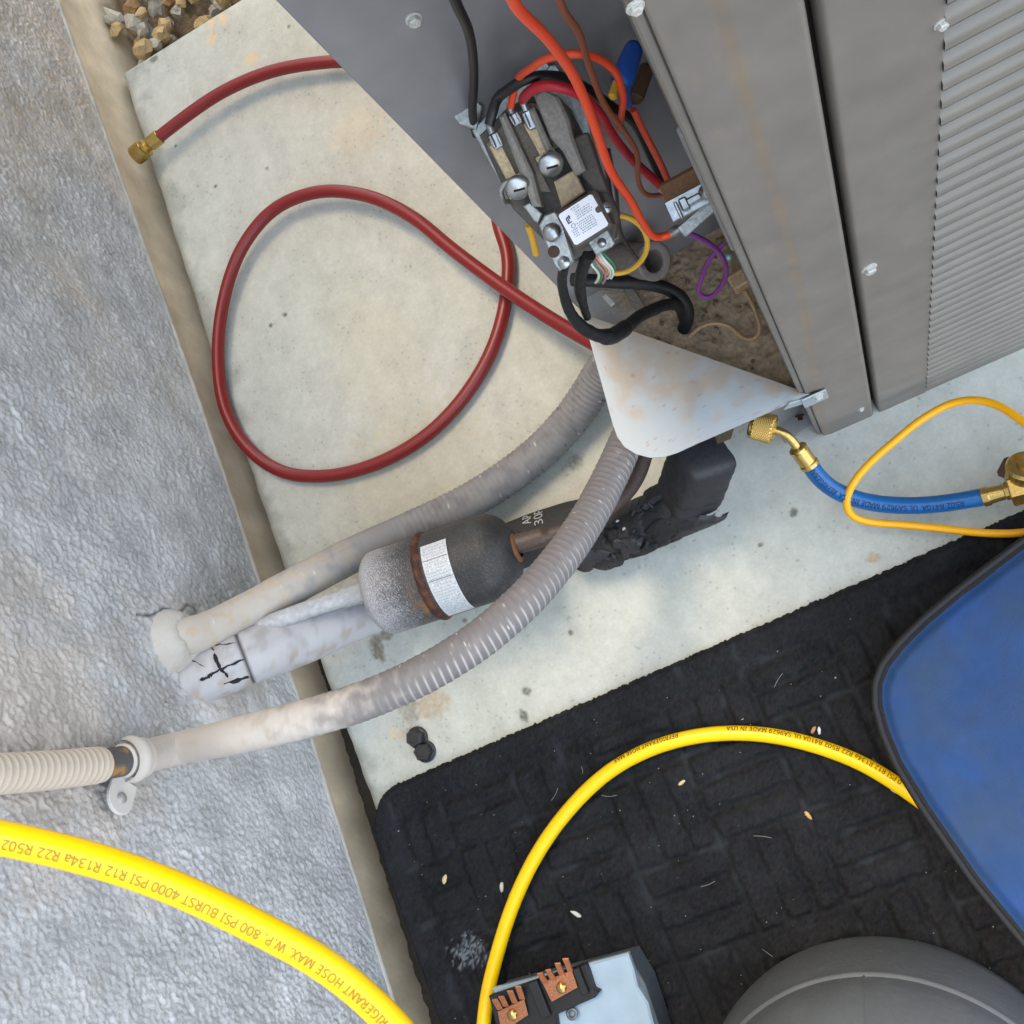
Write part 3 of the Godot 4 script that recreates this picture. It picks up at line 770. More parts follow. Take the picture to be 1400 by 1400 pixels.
	gm.prism(PackedVector2Array([cut.call(0.05, 0.0), cut.call(0.95, 0.0), cut.call(1.0, 0.05), cut.call(1.0, 0.42), cut.call(0.9, 0.44), cut.call(0.87, 0.52), cut.call(0.9, 0.6), cut.call(1.0, 0.62), cut.call(1.0, 0.95), cut.call(0.95, 1.0), cut.call(0.05, 1.0), cut.call(0.0, 0.95), cut.call(0.0, 0.05)]), 0.0343, 0.0348, Transform3D(), 0.0)
	var lab := part(ct, "rating_label", gm, mat(226, 228, 236, 0.5), "white label with small grey print", true)
	# small grey print, in blocks of lines, too small to read
	gm = Geo.new()
	var rng := RandomNumberGenerator.new()
	rng.seed = 9
	var dash := func(gd: Geo, a: float, b: float, w: float, h: float) -> void:
		var q := [cut.call(a, b), cut.call(a + w, b), cut.call(a + w, b + h), cut.call(a, b + h)]
		gd.quad(Vector3(q[0].x, 0.0349, q[0].y), Vector3(q[1].x, 0.0349, q[1].y), Vector3(q[2].x, 0.0349, q[2].y), Vector3(q[3].x, 0.0349, q[3].y))
	for block in [[0.33, 0.58, 0.86, 0.95], [0.38, 0.82, 0.6, 0.84], [0.3, 0.75, 0.18, 0.5], [0.1, 0.24, 0.2, 0.42]]:
		var b: float = block[2]
		while b < block[3]:
			var a: float = block[0] + rng.randf() * 0.05
			while a < block[1]:
				var w := rng.randf_range(0.015, 0.05)
				dash.call(gm, a, b, w, 0.028)
				a += w + rng.randf_range(0.012, 0.03)
			b += 0.062
	part(lab, "small_print", gm, mat(140, 144, 154, 0.7), "", true)
	gm = Geo.new()
	for k in 3: dash.call(gm, 0.12 + k * 0.045, 0.62 + k * 0.05, 0.03, 0.16 - k * 0.02)
	dash.call(gm, 0.11, 0.62, 0.12, 0.03); dash.call(gm, 0.14, 0.78, 0.12, 0.03)
	for k in 10:
		var a := TAU * k / 10
		dash.call(gm, 0.2 + 0.055 * cos(a), 0.5 + 0.055 * sin(a), 0.022, 0.02)
	part(lab, "approval_mark", gm, mat(58, 60, 72, 0.7), "", true)
	# lower tabs
	gm = Geo.new()
	gm.prism(PackedVector2Array([Vector2(0.0152, 0.0016), Vector2(0.026, 0.0014), Vector2(0.0262, 0.0094), Vector2(0.0242, 0.0105), Vector2(0.0163, 0.0101)]), 0.018, 0.0195, Transform3D(), 0.0004)
	var tb := part(ct, "coil_tab", gm, m_zinc, "", true)
	gm = Geo.new()
	gm.lathe([Vector2(0.0022, 0), Vector2(0.002, 0.0012), Vector2(0, 0.0016)], 14, facing(Vector3(0.0211, 0.0195, 0.0068), Vector3.UP))
	part(tb, "rivet", gm, m_steel, "", true)
	dome_screw(ct, Vector3(0.0304, 0.03, -0.0051), Vector3(0.4, 0.8, 0.2), 0.0026, m_steel, m_dark)
	# lug at the lower left
	gm = Geo.new()
	gm.prism(PackedVector2Array([Vector2(-0.0013, -0.0134), Vector2(0.0031, -0.0162), Vector2(0.0082, -0.0157), Vector2(0.0094, -0.0108), Vector2(0.0063, 0.0083), Vector2(-0.002, 0.0091), Vector2(-0.0028, 0.0054)]), 0.0165, 0.0195, Transform3D(), 0.0007)
	var lug := part(ct, "wire_lug", gm, m_zinc, "", true)
	gm = Geo.new()
	gm.lathe([Vector2(0.0042, -0.004), Vector2(0.0042, 0.0005), Vector2(0.0034, 0.0018), Vector2(0.0018, 0.0024), Vector2(0, 0.0026)], 18, facing(Vector3(0.0029, 0.0215, -0.0076), Vector3(-0.1, 1, 0.1)))
	part(lug, "clamp_dome", gm, m_steel, "", true)
	gm = Geo.new()
	gm.lathe([Vector2(0.0028, 0.0), Vector2(0.0026, 0.0003), Vector2(0.0, 0.0003)], 16, facing(Vector3(-0.0002, 0.0196, 0.0002), Vector3.UP))
	part(lug, "clamp_hole", gm, mat(66, 46, 40, 0.8), "", true)
	gm = Geo.new()
	gm.lathe([Vector2(0.003, 0), Vector2(0.0027, 0.001), Vector2(0, 0.0016)], 16, facing(Vector3(0.0018, 0.0196, 0.0067), Vector3.UP))
	part(lug, "set_screw", gm, m_steel, "", true)
	gm = Geo.new()
	gm.prism(PackedVector2Array([Vector2(-0.0041, -0.0244), Vector2(-0.0005, -0.0247), Vector2(0.0025, -0.0173), Vector2(-0.0013, -0.0142), Vector2(-0.0025, -0.0163)]), 0.0122, 0.0185, Transform3D(), 0.0006)
	part(ct, "contact_finger", gm, m_zinc, "", true)

# ================= wiring =================
func wire(called: String, pts: Array, r: float, m: Material, label: String, category := "wire", group := "") -> Node3D:
	var fr := line(pts, 0.002)
	var o := base(called, pts[-1], label, category, group)
	var g := Geo.new()
	g.tube(fr, func(s, a): return r, 12)
	part(o, "insulation", g, m)
	return o
func build_wires(m_zinc, m_steel, m_brass, m_rubber, t_fine, n_grain) -> void:
	var orange := mat(232, 74, 34, 0.42, 0.0)
	var red := mat(176, 26, 42, 0.42)
	var brown := mat(140, 74, 48, 0.5)
	var black := mat(24, 24, 27, 0.42, 0.0, {nrm = n_grain, bump = 0.15, scale = 16.0})
	var yellow := mat(226, 176, 58, 0.45)
	var purple := mat(122, 50, 130, 0.45)
	var bare := mat(170, 160, 140, 0.4, 0.6, {tex = t_fine, scale = 30.0})
	var w: Node3D
	var g: Geo
	w = wire("wire", [Vector3(-0.0229, 0.5543, -0.2), Vector3(-0.0252, 0.5392, -0.205), Vector3(-0.0234, 0.5024, -0.215), Vector3(-0.023, 0.4657, -0.222), Vector3(-0.0264, 0.4248, -0.225), Vector3(-0.03, 0.3912, -0.225), Vector3(-0.0296, 0.3581, -0.225), Vector3(-0.0302, 0.3251, -0.225), Vector3(-0.0286, 0.3096, -0.225), Vector3(-0.0247, 0.3064, -0.225), Vector3(-0.0208, 0.3096, -0.224)], 0.0019, orange, "long bright orange wire running down from the top edge across all the others", "wire")
	g = Geo.new()
	var f := line([Vector3(-0.0208, 0.3096, -0.224), Vector3(-0.0163, 0.3128, -0.223), Vector3(-0.0107, 0.3155, -0.222)], 0.002)
	g.tube(f, func(s, a): return 0.0024 if s < 0.005 else 0.0016, 10)
	part(w, "crimp", g, m_steel)
	w = wire("wire", [Vector3(-0.0593, 0.3845, -0.2794), Vector3(-0.0522, 0.398, -0.278), Vector3(-0.0392, 0.4261, -0.262), Vector3(-0.0278, 0.4421, -0.25), Vector3(-0.0187, 0.4428, -0.245), Vector3(-0.0122, 0.4288, -0.245), Vector3(-0.0121, 0.3998, -0.25), Vector3(-0.0175, 0.3636, -0.262), Vector3(-0.0234, 0.3226, -0.28)], 0.0016, orange, "short orange wire arching from a spade terminal over the contactor", "wire")
	w = wire("wire", [Vector3(-0.0121, 0.531, -0.21), Vector3(-0.0144, 0.5179, -0.213), Vector3(-0.0147, 0.4836, -0.225), Vector3(-0.0183, 0.4396, -0.24), Vector3(-0.0211, 0.3942, -0.25), Vector3(-0.0195, 0.356, -0.255), Vector3(-0.0196, 0.3363, -0.255), Vector3(-0.025, 0.316, -0.255), Vector3(-0.0264, 0.3016, -0.255), Vector3(-0.0235, 0.2906, -0.255), Vector3(-0.0184, 0.2881, -0.255)], 0.0013, brown, "thin brown wire hanging beside the long orange wire", "wire")
	w = wire("wire", [Vector3(-0.0129, 0.3397, -0.275), Vector3(-0.0131, 0.3262, -0.27), Vector3(-0.0125, 0.3137, -0.26), Vector3(-0.0125, 0.3078, -0.25), Vector3(-0.0137, 0.2997, -0.245)], 0.0017, mat(226, 84, 58, 0.42), "salmon orange wire dropping into the terminal block", "wire")
	w = wire("wire", [Vector3(-0.0527, 0.3862, -0.2783), Vector3(-0.0451, 0.4045, -0.268), Vector3(-0.038, 0.4113, -0.262), Vector3(-0.0311, 0.4064, -0.258), Vector3(-0.0265, 0.3794, -0.262), Vector3(-0.0263, 0.3399, -0.268), Vector3(-0.0232, 0.2998, -0.27), Vector3(-0.0176, 0.2759, -0.265), Vector3(-0.0153, 0.2641, -0.26)], 0.0023, red, "thick crimson wire curving from the contactor to the terminal block", "wire")
	w = wire("wire", [Vector3(-0.0713, 0.3837, -0.2774), Vector3(-0.065, 0.3872, -0.283), Vector3(-0.0553, 0.4023, -0.275), Vector3(-0.0444, 0.4077, -0.272), Vector3(-0.0343, 0.4012, -0.27), Vector3(-0.0266, 0.3799, -0.272), Vector3(-0.021, 0.3496, -0.276), Vector3(-0.0152, 0.3235, -0.278), Vector3(-0.0154, 0.2986, -0.274), Vector3(-0.0166, 0.2663, -0.27), Vector3(-0.0165, 0.2483, -0.27)], 0.0023, black, "thick black wire arching behind the crimson wire", "wire")
	w = wire("wire", [Vector3(-0.0445, 0.5048, -0.255), Vector3(-0.0486, 0.4848, -0.26), Vector3(-0.0527, 0.4554, -0.27), Vector3(-0.0599, 0.4257, -0.28), Vector3(-0.069, 0.3977, -0.288), Vector3(-0.0793, 0.371, -0.294), Vector3(-0.084, 0.3544, -0.296)], 0.0020, black, "single black wire crossing the bare slate panel", "wire")
	w = wire("wire", [Vector3(-0.0448, 0.3015, -0.252), Vector3(-0.0395, 0.3027, -0.248), Vector3(-0.035, 0.2938, -0.245), Vector3(-0.0346, 0.2794, -0.243), Vector3(-0.0387, 0.2632, -0.243), Vector3(-0.0475, 0.2469, -0.245), Vector3(-0.0576, 0.2386, -0.248), Vector3(-0.0652, 0.2441, -0.25), Vector3(-0.0682, 0.2555, -0.252), Vector3(-0.0676, 0.2662, -0.254)], 0.0015, yellow, "yellow wire bent into a ring in front of the grey tube", "wire")
	w = wire("wire", [Vector3(-0.0842, 0.3143, -0.262), Vector3(-0.0845, 0.3111, -0.26), Vector3(-0.0866, 0.3041, -0.258), Vector3(-0.0894, 0.2942, -0.256)], 0.0018, yellow, "short stub of yellow wire left of the contactor", "wire")
	w = wire("wire", [Vector3(-0.016, 0.2904, -0.23), Vector3(-0.0123, 0.2852, -0.228), Vector3(-0.0067, 0.2703, -0.225), Vector3(-0.0047, 0.2452, -0.225), Vector3(-0.0078, 0.2153, -0.228), Vector3(-0.0151, 0.1913, -0.232), Vector3(-0.0237, 0.1789, -0.235), Vector3(-0.0264, 0.183, -0.237), Vector3(-0.0218, 0.2011, -0.238), Vector3(-0.0146, 0.2191, -0.238), Vector3(-0.0071, 0.2305, -0.238), Vector3(-0.0009, 0.2312, -0.24)], 0.0014, purple, "purple wire looped in front of the dirt", "wire")
	w = wire("wire", [Vector3(-0.002, 0.128, -0.2472), Vector3(-0.0009, 0.125, -0.2389), Vector3(-0.0018, 0.123, -0.2279), Vector3(-0.0043, 0.122, -0.2176), Vector3(-0.01, 0.121, -0.2164), Vector3(-0.0163, 0.12, -0.2211), Vector3(-0.0178, 0.121, -0.2292), Vector3(-0.0229, 0.124, -0.2353), Vector3(-0.0314, 0.124, -0.2398), Vector3(-0.04, 0.121, -0.2407), Vector3(-0.0467, 0.119, -0.2382)], 0.0013, mat(206, 168, 124, 0.7, 0.0, {tex = t_fine, scale = 30.0}), "dusty tan wire lying on the dirt below the small box", "wire")
	w = wire("wire", [Vector3(-0.0334, 0.3009, -0.285), Vector3(-0.0374, 0.2798, -0.284), Vector3(-0.0411, 0.2611, -0.283), Vector3(-0.0469, 0.2391, -0.282), Vector3(-0.0519, 0.2159, -0.28), Vector3(-0.0518, 0.1956, -0.275), Vector3(-0.0493, 0.1861, -0.268)], 0.0011, mat(70, 58, 52, 0.6, 0.0, {tex = t_fine, scale = 50.0}), "thin dark brown wire behind the long orange wire, down to the grey tube", "wire")
	w = wire("wire", [Vector3(-0.0372, 0.3732, -0.286), Vector3(-0.0342, 0.3508, -0.286), Vector3(-0.0332, 0.3294, -0.284), Vector3(-0.0362, 0.3038, -0.282), Vector3(-0.0417, 0.2797, -0.28), Vector3(-0.0472, 0.2546, -0.278)], 0.0012, black, "thin black wire along the contactor's right side, left of the long orange wire", "wire")
	w = wire("wire", [Vector3(-0.0422, 0.3187, -0.276), Vector3(-0.0378, 0.3275, -0.274), Vector3(-0.0336, 0.336, -0.272)], 0.0009, mat(196, 190, 50, 0.5), "tiny yellow wire end poking out beside the long orange wire", "wire")
	w = wire("wire", [Vector3(-0.0378, 0.3448, -0.274), Vector3(-0.0371, 0.3399, -0.272), Vector3(-0.037, 0.3303, -0.272)], 0.0006, m_steel, "fine bare wire whisker right of the contactor", "wire")
	# service cables
	var fr := line([Vector3(-0.0694, 0.3519, -0.2147), Vector3(-0.0757, 0.335, -0.2165), Vector3(-0.0804, 0.318, -0.2154), Vector3(-0.0834, 0.297, -0.2123), Vector3(-0.0818, 0.277, -0.2101), Vector3(-0.0764, 0.257, -0.2105), Vector3(-0.0682, 0.236, -0.2191), Vector3(-0.0623, 0.214, -0.2301), Vector3(-0.0551, 0.19, -0.2395), Vector3(-0.0468, 0.165, -0.248), Vector3(-0.0426, 0.14, -0.2523), Vector3(-0.0453, 0.116, -0.2508)], 0.002)
	var o := base("power_cable", Vector3(-0.0451, 0.12, -0.2493), "black service cable looping from the silver lug over the edge of the shelf plate", "cable")
	g = Geo.new()
	var zt := fnl(120.0, 61, 3)
	g.tube(fr, func(s, a): return lerpf(0.0024, 0.0037, smoothstep(0.02, 0.09, s)) + 0.0004 * zt.get_noise_2d(s, a * 0.004) + 0.0009 * smoothstep(0.09, 0.095, s) * smoothstep(0.125, 0.12, s), 16)
	part(o, "sheath", g, m_rubber)
	g = Geo.new()
	for k in 3:
		var q: Vector3 = fr.p[int(fr.p.size() * (0.5 + 0.05 * k))]
		g.tri(q + Vector3(-0.003, 0.002, 0.002), q + Vector3(0.002, 0.004, -0.001), q + Vector3(-0.002, 0.005, 0.004))
		g.tri(q + Vector3(-0.003, 0.0, 0.003), q + Vector3(0.0, 0.003, 0.003), q + Vector3(-0.004, 0.001, 0.006))
	part(o, "torn_tape", g, m_rubber)
	fr = line([Vector3(-0.057, 0.348, -0.2157), Vector3(-0.0624, 0.34, -0.2163), Vector3(-0.0691, 0.325, -0.2167), Vector3(-0.0747, 0.305, -0.217), Vector3(-0.0768, 0.295, -0.2156), Vector3(-0.0787, 0.285, -0.2147)], 0.002)
	o = base("power_cable", Vector3(-0.0787, 0.285, -0.2147), "short black cable end hanging straight down beside the looping cable", "cable")
	g = Geo.new()
	g.tube(fr, func(s, a): return lerpf(0.0030, 0.0020, smoothstep(0.03, 0.07, s)) + 0.0003 * zt.get_noise_2d(s, a * 0.004), 14)
	part(o, "sheath", g, m_rubber)
	fr = line([Vector3(-0.093, 0.19, -0.2817), Vector3(-0.0808, 0.18, -0.2779), Vector3(-0.0676, 0.17, -0.2734), Vector3(-0.0533, 0.165, -0.2665), Vector3(-0.043, 0.155, -0.2604), Vector3(-0.0384, 0.142, -0.2538), Vector3(-0.0403, 0.13, -0.248), Vector3(-0.048, 0.118, -0.2459)], 0.002)
	o = base("power_cable", Vector3(-0.048, 0.118, -0.2459), "black cable passing under the grey tube and curling down into the dirt", "cable")
	g = Geo.new()
	g.tube(fr, func(s, a): return 0.0042 + 0.0004 * zt.get_noise_2d(s + 3, a * 0.004), 14)
	part(o, "sheath", g, m_rubber)
	# bundle of thin control wires
	o = base("wire_bundle", Vector3(-0.0774, 0.2, -0.2747), "bundle of thin white, green and red control wires behind the yellow ring", "wires")
	var tints := [mat(214, 214, 206, 0.5), mat(60, 128, 82, 0.5), mat(166, 110, 132, 0.5), mat(196, 150, 100, 0.5), mat(200, 206, 200, 0.5)]
	for k in 7:
		var sh := Vector3(0.0013 * (k - 3), 0.0006 * (k % 2), 0.0008 * (k % 3))
		g = Geo.new()
		g.tube(line([Vector3(-0.055, 0.3429, -0.2191) + sh * 0.8, Vector3(-0.0554, 0.3447, -0.213) + sh, Vector3(-0.0544, 0.3376, -0.2113) + sh + Vector3(0.001, 0, 0), Vector3(-0.0585, 0.3195, -0.2147) + sh * 1.2], 0.002), func(s, a): return 0.0007, 8)
		part(o, "strand", g, tints[k % 5])
	# conduit stub: an open grey tube
	var ax := (Vector3(0.55, 0.62, 0.56)).normalized()
	o = base("conduit_stub", Vector3(-0.0601, 0.15, -0.2903), "open end of a grey brown plastic tube behind the yellow ring", "tube")
	g = Geo.new()
	g.lathe([Vector2(0.0118, -0.06), Vector2(0.0118, -0.002), Vector2(0.0124, -0.001), Vector2(0.0124, 0.0005), Vector2(0.0112, 0.001), Vector2(0.0074, 0.0006), Vector2(0.007, -0.001), Vector2(0.007, -0.05), Vector2(0, -0.05)], 32, facing(Vector3(-0.0435, 0.178, -0.2728), ax))
	part(o, "tube_wall", g, mat(146, 134, 128, 0.75, 0.0, {tex = t_fine, scale = 16.0, nrm = n_grain, bump = 0.3}))
	# butt connector: blue sleeve
	o = base("splice_connector", Vector3(-0.0121, 0.357, -0.28), "blue crimp sleeve standing against the slate panel", "connector")
	var q0 := Vector3(-0.0001, 0.3692, -0.285)
	var q1 := Vector3(-0.0116, 0.3728, -0.27)
	g = Geo.new()
	var len := q0.distance_to(q1)
	g.lathe([Vector2(0, len), Vector2(0.0036, len), Vector2(0.0044, len * 0.85), Vector2(0.0052, len * 0.3), Vector2(0.0052, 0.0), Vector2(0.003, -0.002)], 14, facing(q1, q0 - q1))
	part(o, "sleeve", g, mat(36, 84, 168, 0.4))
	g = Geo.new()
	g.tube(line([q1, Vector3(-0.0129, 0.3603, -0.272), Vector3(-0.0135, 0.3415, -0.276)], 0.002), func(s, a): return 0.0042 - 0.1 * s, 12)
	part(o, "blade_boot", g, mat(34, 76, 156, 0.45))
	g = Geo.new()
	g.box(facing(Vector3(-0.0149, 0.3743, -0.268), q0 - q1), Vector3(0.004, 0.011, 0.004), 0.001)
	part(o, "yellow_band", g, yellow)
	o = base("capacitor_can", Vector3(-0.0059, 0.3225, -0.292), "brown round edged piece beside the blue sleeve", "component")
	g = Geo.new()
	g.box(facing(Vector3(-0.0052, 0.3282, -0.292), q0 - q1) , Vector3(0.008, 0.022, 0.008), 0.003)
	part(o, "shell", g, mat(112, 84, 58, 0.7, 0.0, {tex = t_fine, scale = 30.0}))
	# terminal block by the post
	o = base("terminal_block", Vector3(-0.0078, 0.3217, -0.225), "silver screw terminal on a brown block beside the corner post", "terminal")
	g = Geo.new()
	var bx := Basis.from_euler(Vector3(0.35, 0.0, 0.0))
	g.box(Transform3D(bx, Vector3(-0.0071, 0.3213, -0.236)), Vector3(0.020, 0.010, 0.014), 0.0015)
	part(o, "block_body", g, mat(160, 116, 72, 0.6, 0.0, {tex = t_fine, scale = 30.0}))
	g = Geo.new()
	g.box(Transform3D(bx, Vector3(-0.0073, 0.3353, -0.222)), Vector3(0.021, 0.0016, 0.010), 0.0005)
	g.box(Transform3D(bx, Vector3(-0.013, 0.3363, -0.22)), Vector3(0.0016, 0.010, 0.008), 0.0005)
	g.box(Transform3D(bx, Vector3(-0.0095, 0.3379, -0.2205) + Vector3(0, 0.0012, 0)), Vector3(0.004, 0.0022, 0.006), 0.0008)
	g.box(Transform3D(bx, Vector3(-0.0042, 0.3373, -0.2205) + Vector3(0, 0.0012, 0)), Vector3(0.0085, 0.002, 0.0035), 0.0008)
	part(o, "clamp_bar", g, m_steel)
	g = Geo.new()
	g.box(Transform3D(bx * Basis(Vector3.UP, 0.25), Vector3(-0.0072, 0.3281, -0.216)), Vector3(0.019, 0.0016, 0.006), 0.0005)
	part(o, "blade", g, m_zinc)
	g = Geo.new()
	g.lathe([Vector2(0.0034, 0), Vector2(0.003, 0.0015), Vector2(0, 0.0022)], 14, facing(Vector3(0.0013, 0.3408, -0.22), Vector3(-0.4, 0.9, 0.3)))
	part(o, "terminal_screw", g, m_steel)
	g = Geo.new()
	g.box(Transform3D(bx, Vector3(-0.0076, 0.3019, -0.25)), Vector3(0.022, 0.016, 0.0012), 0.0004)
	part(o, "backing_plate", g, mat(160, 172, 182, 0.45, 0.2))
	o = base("small_relay_box", Vector3(-0.0008, 0.125, -0.2548), "small dusty tan box at the foot of the corner post", "box")
	g = Geo.new()
	g.box(Transform3D(Basis(Vector3.UP, 0.1), Vector3(-0.0018, 0.131, -0.2537)), Vector3(0.013, 0.012, 0.011), 0.0012)
	part(o, "box_shell", g, mat(214, 178, 138, 0.85, 0.0, {tex = t_fine, scale = 24.0, nrm = n_grain, bump = 0.4}))
	g = Geo.new()
	g.lathe([Vector2(0.003, 0), Vector2(0.0028, 0.002), Vector2(0, 0.0026)], 6, facing(Vector3(-0.0021, 0.14, -0.2686), Vector3(-0.7, 0.5, 0.4)))
	part(o, "teal_screw", g, mat(150, 196, 190, 0.4, 0.4))
	o = base("cable_tie_end", Vector3(-0.0849, 0.13, -0.2828), "tiny white frayed tag on the dirt under the cables", "tag")
	g = Geo.new()
	g.box(Transform3D(Basis(Vector3.UP, 0.3), Vector3(-0.0839, 0.135, -0.2816)), Vector3(0.004, 0.0015, 0.010), 0.0008)
	part(o, "strap_end", g, mat(206, 200, 190, 0.7, 0.0, {tex = t_fine, scale = 60.0}))
	o = base("metal_bracket", Vector3(-0.0769, 0.118, -0.2868), "dull strap bracket standing in the dirt behind the looping cable", "bracket")
	g = Geo.new()
	g.box(Transform3D(Basis(Vector3.UP, 0.15), Vector3(-0.07, 0.122, -0.2846)), Vector3(0.007, 0.004, 0.034), 0.0008)
	g.box(Transform3D(Basis(Vector3.UP, 0.95), Vector3(-0.0846, 0.124, -0.2964)), Vector3(0.004, 0.004, 0.030), 0.0008)
	part(o, "strap", g, mat(150, 138, 124, 0.7, 0.2, {tex = t_fine, scale = 20.0}))

# ================= pipes on the pad =================
func build_pipes(t_fine, t_spray, n_grain, n_peel, m_brass, m_dark) -> void:
	var z1 := fnl(70.0, 81, 4); var z2 := fnl(420.0, 82, 2)
	var vc := mat(255, 255, 255, 0.78, 0.0, {vc = true, nrm = n_grain, bump = 0.12, scale = 22.0})
	# ribbed conduit that is strapped to the wall
	var fr := line([Vector3(-0.449, 0.9, -0.085), Vector3(-0.449, 0.6, -0.09), Vector3(-0.449, 0.3837, -0.1058), Vector3(-0.449, 0.3563, -0.1042), Vector3(-0.449, 0.3154, -0.1022), Vector3(-0.449, 0.2649, -0.1018), Vector3(-0.446, 0.2157, -0.1042), Vector3(-0.3768, 0.243, -0.0915), Vector3(-0.3333, 0.238, -0.0856), Vector3(-0.2968, 0.23, -0.0832), Vector3(-0.2616, 0.222, -0.085), Vector3(-0.2291, 0.21, -0.0918), Vector3(-0.1962, 0.195, -0.1054), Vector3(-0.1705, 0.17, -0.1256), Vector3(-0.1475, 0.14, -0.1516), Vector3(-0.1294, 0.118, -0.1757), Vector3(-0.1088, 0.104, -0.201), Vector3(-0.0896, 0.1, -0.221)], 0.0006)
	var n: int = fr.p.size()
	var s_gap0: float = 0.0
	var s_gap1: float = 0.0
	var best0 := 1e9; var best1 := 1e9; var g0 := Vector3(-0.449, 0.2824, -0.1018); var g1 := Vector3(-0.449, 0.263, -0.1016)
	for k in n:
		if fr.p[k].distance_to(g0) < best0: best0 = fr.p[k].distance_to(g0); s_gap0 = fr.s[k]
		if fr.p[k].distance_to(g1) < best1: best1 = fr.p[k].distance_to(g1); s_gap1 = fr.s[k]
	var s_end: float = fr.s[-1]
	var cw := base("flexible_conduit", fr.p[-1], "ribbed grey conduit curving from the shelf plate to a strap on the wall", "conduit")
	var gm := Geo.new()
	gm.tube(fr, func(s, a):
		if s > s_gap0 and s < s_gap1: return 0.0092
		var rib := 0.5 + 0.5 * cos((s + a * 0.0048 / TAU) / 0.0048 * TAU)
		var k := smoothstep(s_gap1 + 0.10, s_gap1 + 0.22, s) if s > s_gap1 else 1.2 * (1 - smoothstep(s_gap0 - 0.006, s_gap0, s))
		if s > s_gap1 and s < s_gap1 + 0.03: k = 0.25
		return lerpf(0.0106, 0.0117, smoothstep(s_gap1, s_gap1 + 0.22, s)) + 0.00036 * pow(rib, 3.0) * k + 0.0002 * z1.get_noise_2d(s, a * 0.003), 36,
		func(a, t, q):
			var s: float = t * s_end
			var nz: float = z1.get_noise_3dv(q); var nf: float = z2.get_noise_3dv(q)
			if s > s_gap0 and s < s_gap1: return L(86, 84, 84).lerp(L(160, 120, 70), smoothstep(0.1, 0.5, nz))
			var painted := 1.0 - smoothstep(s_gap1 + 0.14, s_gap1 + 0.24, s + 0.06 * nz)
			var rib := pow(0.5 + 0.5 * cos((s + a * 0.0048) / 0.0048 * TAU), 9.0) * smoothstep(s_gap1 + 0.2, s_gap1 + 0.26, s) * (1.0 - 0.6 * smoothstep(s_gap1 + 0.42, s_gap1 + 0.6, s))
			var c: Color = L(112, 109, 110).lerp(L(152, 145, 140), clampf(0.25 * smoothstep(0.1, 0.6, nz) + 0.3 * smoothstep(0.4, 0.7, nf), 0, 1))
			c = c.lerp(L(206, 204, 202), rib * 0.7 * smoothstep(0.02, 0.10, a) * smoothstep(0.42, 0.30, a))  # rib highlights painted into the colour, along one side only
			c = c.lerp(L(188, 180, 172).lerp(L(182, 164, 138), 0.35 * smoothstep(0.0, 0.6, nz)), painted)
			if s < s_gap0: c = c.lerp(L(206, 190, 170), 0.6)
			return c.lerp(L(226, 224, 220), 0.8 * smoothstep(0.66, 0.8, nf) * (1 - painted)))
	part(cw, "corrugated_sheath", gm, vc)
	# two-layer look at the gap: the collar of the lower sleeve
	gm = Geo.new()
	var cs := s_gap1
	var kc := 0
	while fr.s[kc] < cs: kc += 1
	var axis: Vector3 = fr.t[kc]
	# pipe strap: band half round the conduit and a screwed ear
	var st := base("pipe_strap", fr.p[kc] + axis * 0.006, "one-hole pipe strap painted like the wall, holding the conduit", "strap")
	var band := Geo.new()
	var ctr: Vector3 = fr.p[kc] + axis * 0.007
	var outv := (Vector3.RIGHT - axis * axis.dot(Vector3.RIGHT)).normalized()
	var sidev := outv.cross(axis).normalized()
	band.grid(26, 6, func(a, b):
		var an: float = lerp(-0.6 * PI, 0.6 * PI, a)
		var pr: float = 0.0128 + 0.0018 * exp(-pow((b - 0.5) / 0.22, 2.0))
		return ctr + (outv * cos(an) + sidev * sin(an)) * pr + axis * lerp(-0.007, 0.009, b))
	part(st, "band", band, mat(200, 193, 186, 0.5))
	var down: Vector3 = sidev if sidev.z > 0 else -sidev
	var ear := Geo.new()
	var e0 := Vector3(-0.452, 0.2609, -0.0909)
	var e1 := Vector3(-0.453, 0.2688, -0.0803)
	var ed := (e1 - e0); ed.x = 0
	var er := Vector3(0, ed.z, -ed.y).normalized() * 0.0100
	var poly := PackedVector2Array()
	var exf := Transform3D(Basis(er.normalized(), Vector3.RIGHT, er.normalized().cross(Vector3.RIGHT)), e1)
	for k in 13:
		var a := PI * k / 12.0
		poly.append(Vector2(cos(a) * 0.0100, sin(a) * 0.0100 * (1 if (exf.basis.z.dot(ed) > 0) else -1)))
	var up := ed.length() * (1.0 if exf.basis.z.dot(ed) > 0 else -1.0)
	poly.append(Vector2(-0.0100, -up)); poly.append(Vector2(0.0100, -up))
	ear.prism(poly, -0.001, 0.0012, exf, 0.0004)
	part(st, "ear", ear, mat(206, 201, 196, 0.5))
	gm = Geo.new()
	gm.lathe([Vector2(0.0036, 0.0012), Vector2(0.0034, 0.0024), Vector2(0, 0.003)], 14, facing(e1, Vector3.RIGHT))
	part(st, "strap_screw", gm, mat(170, 168, 166, 0.5, 0.3))
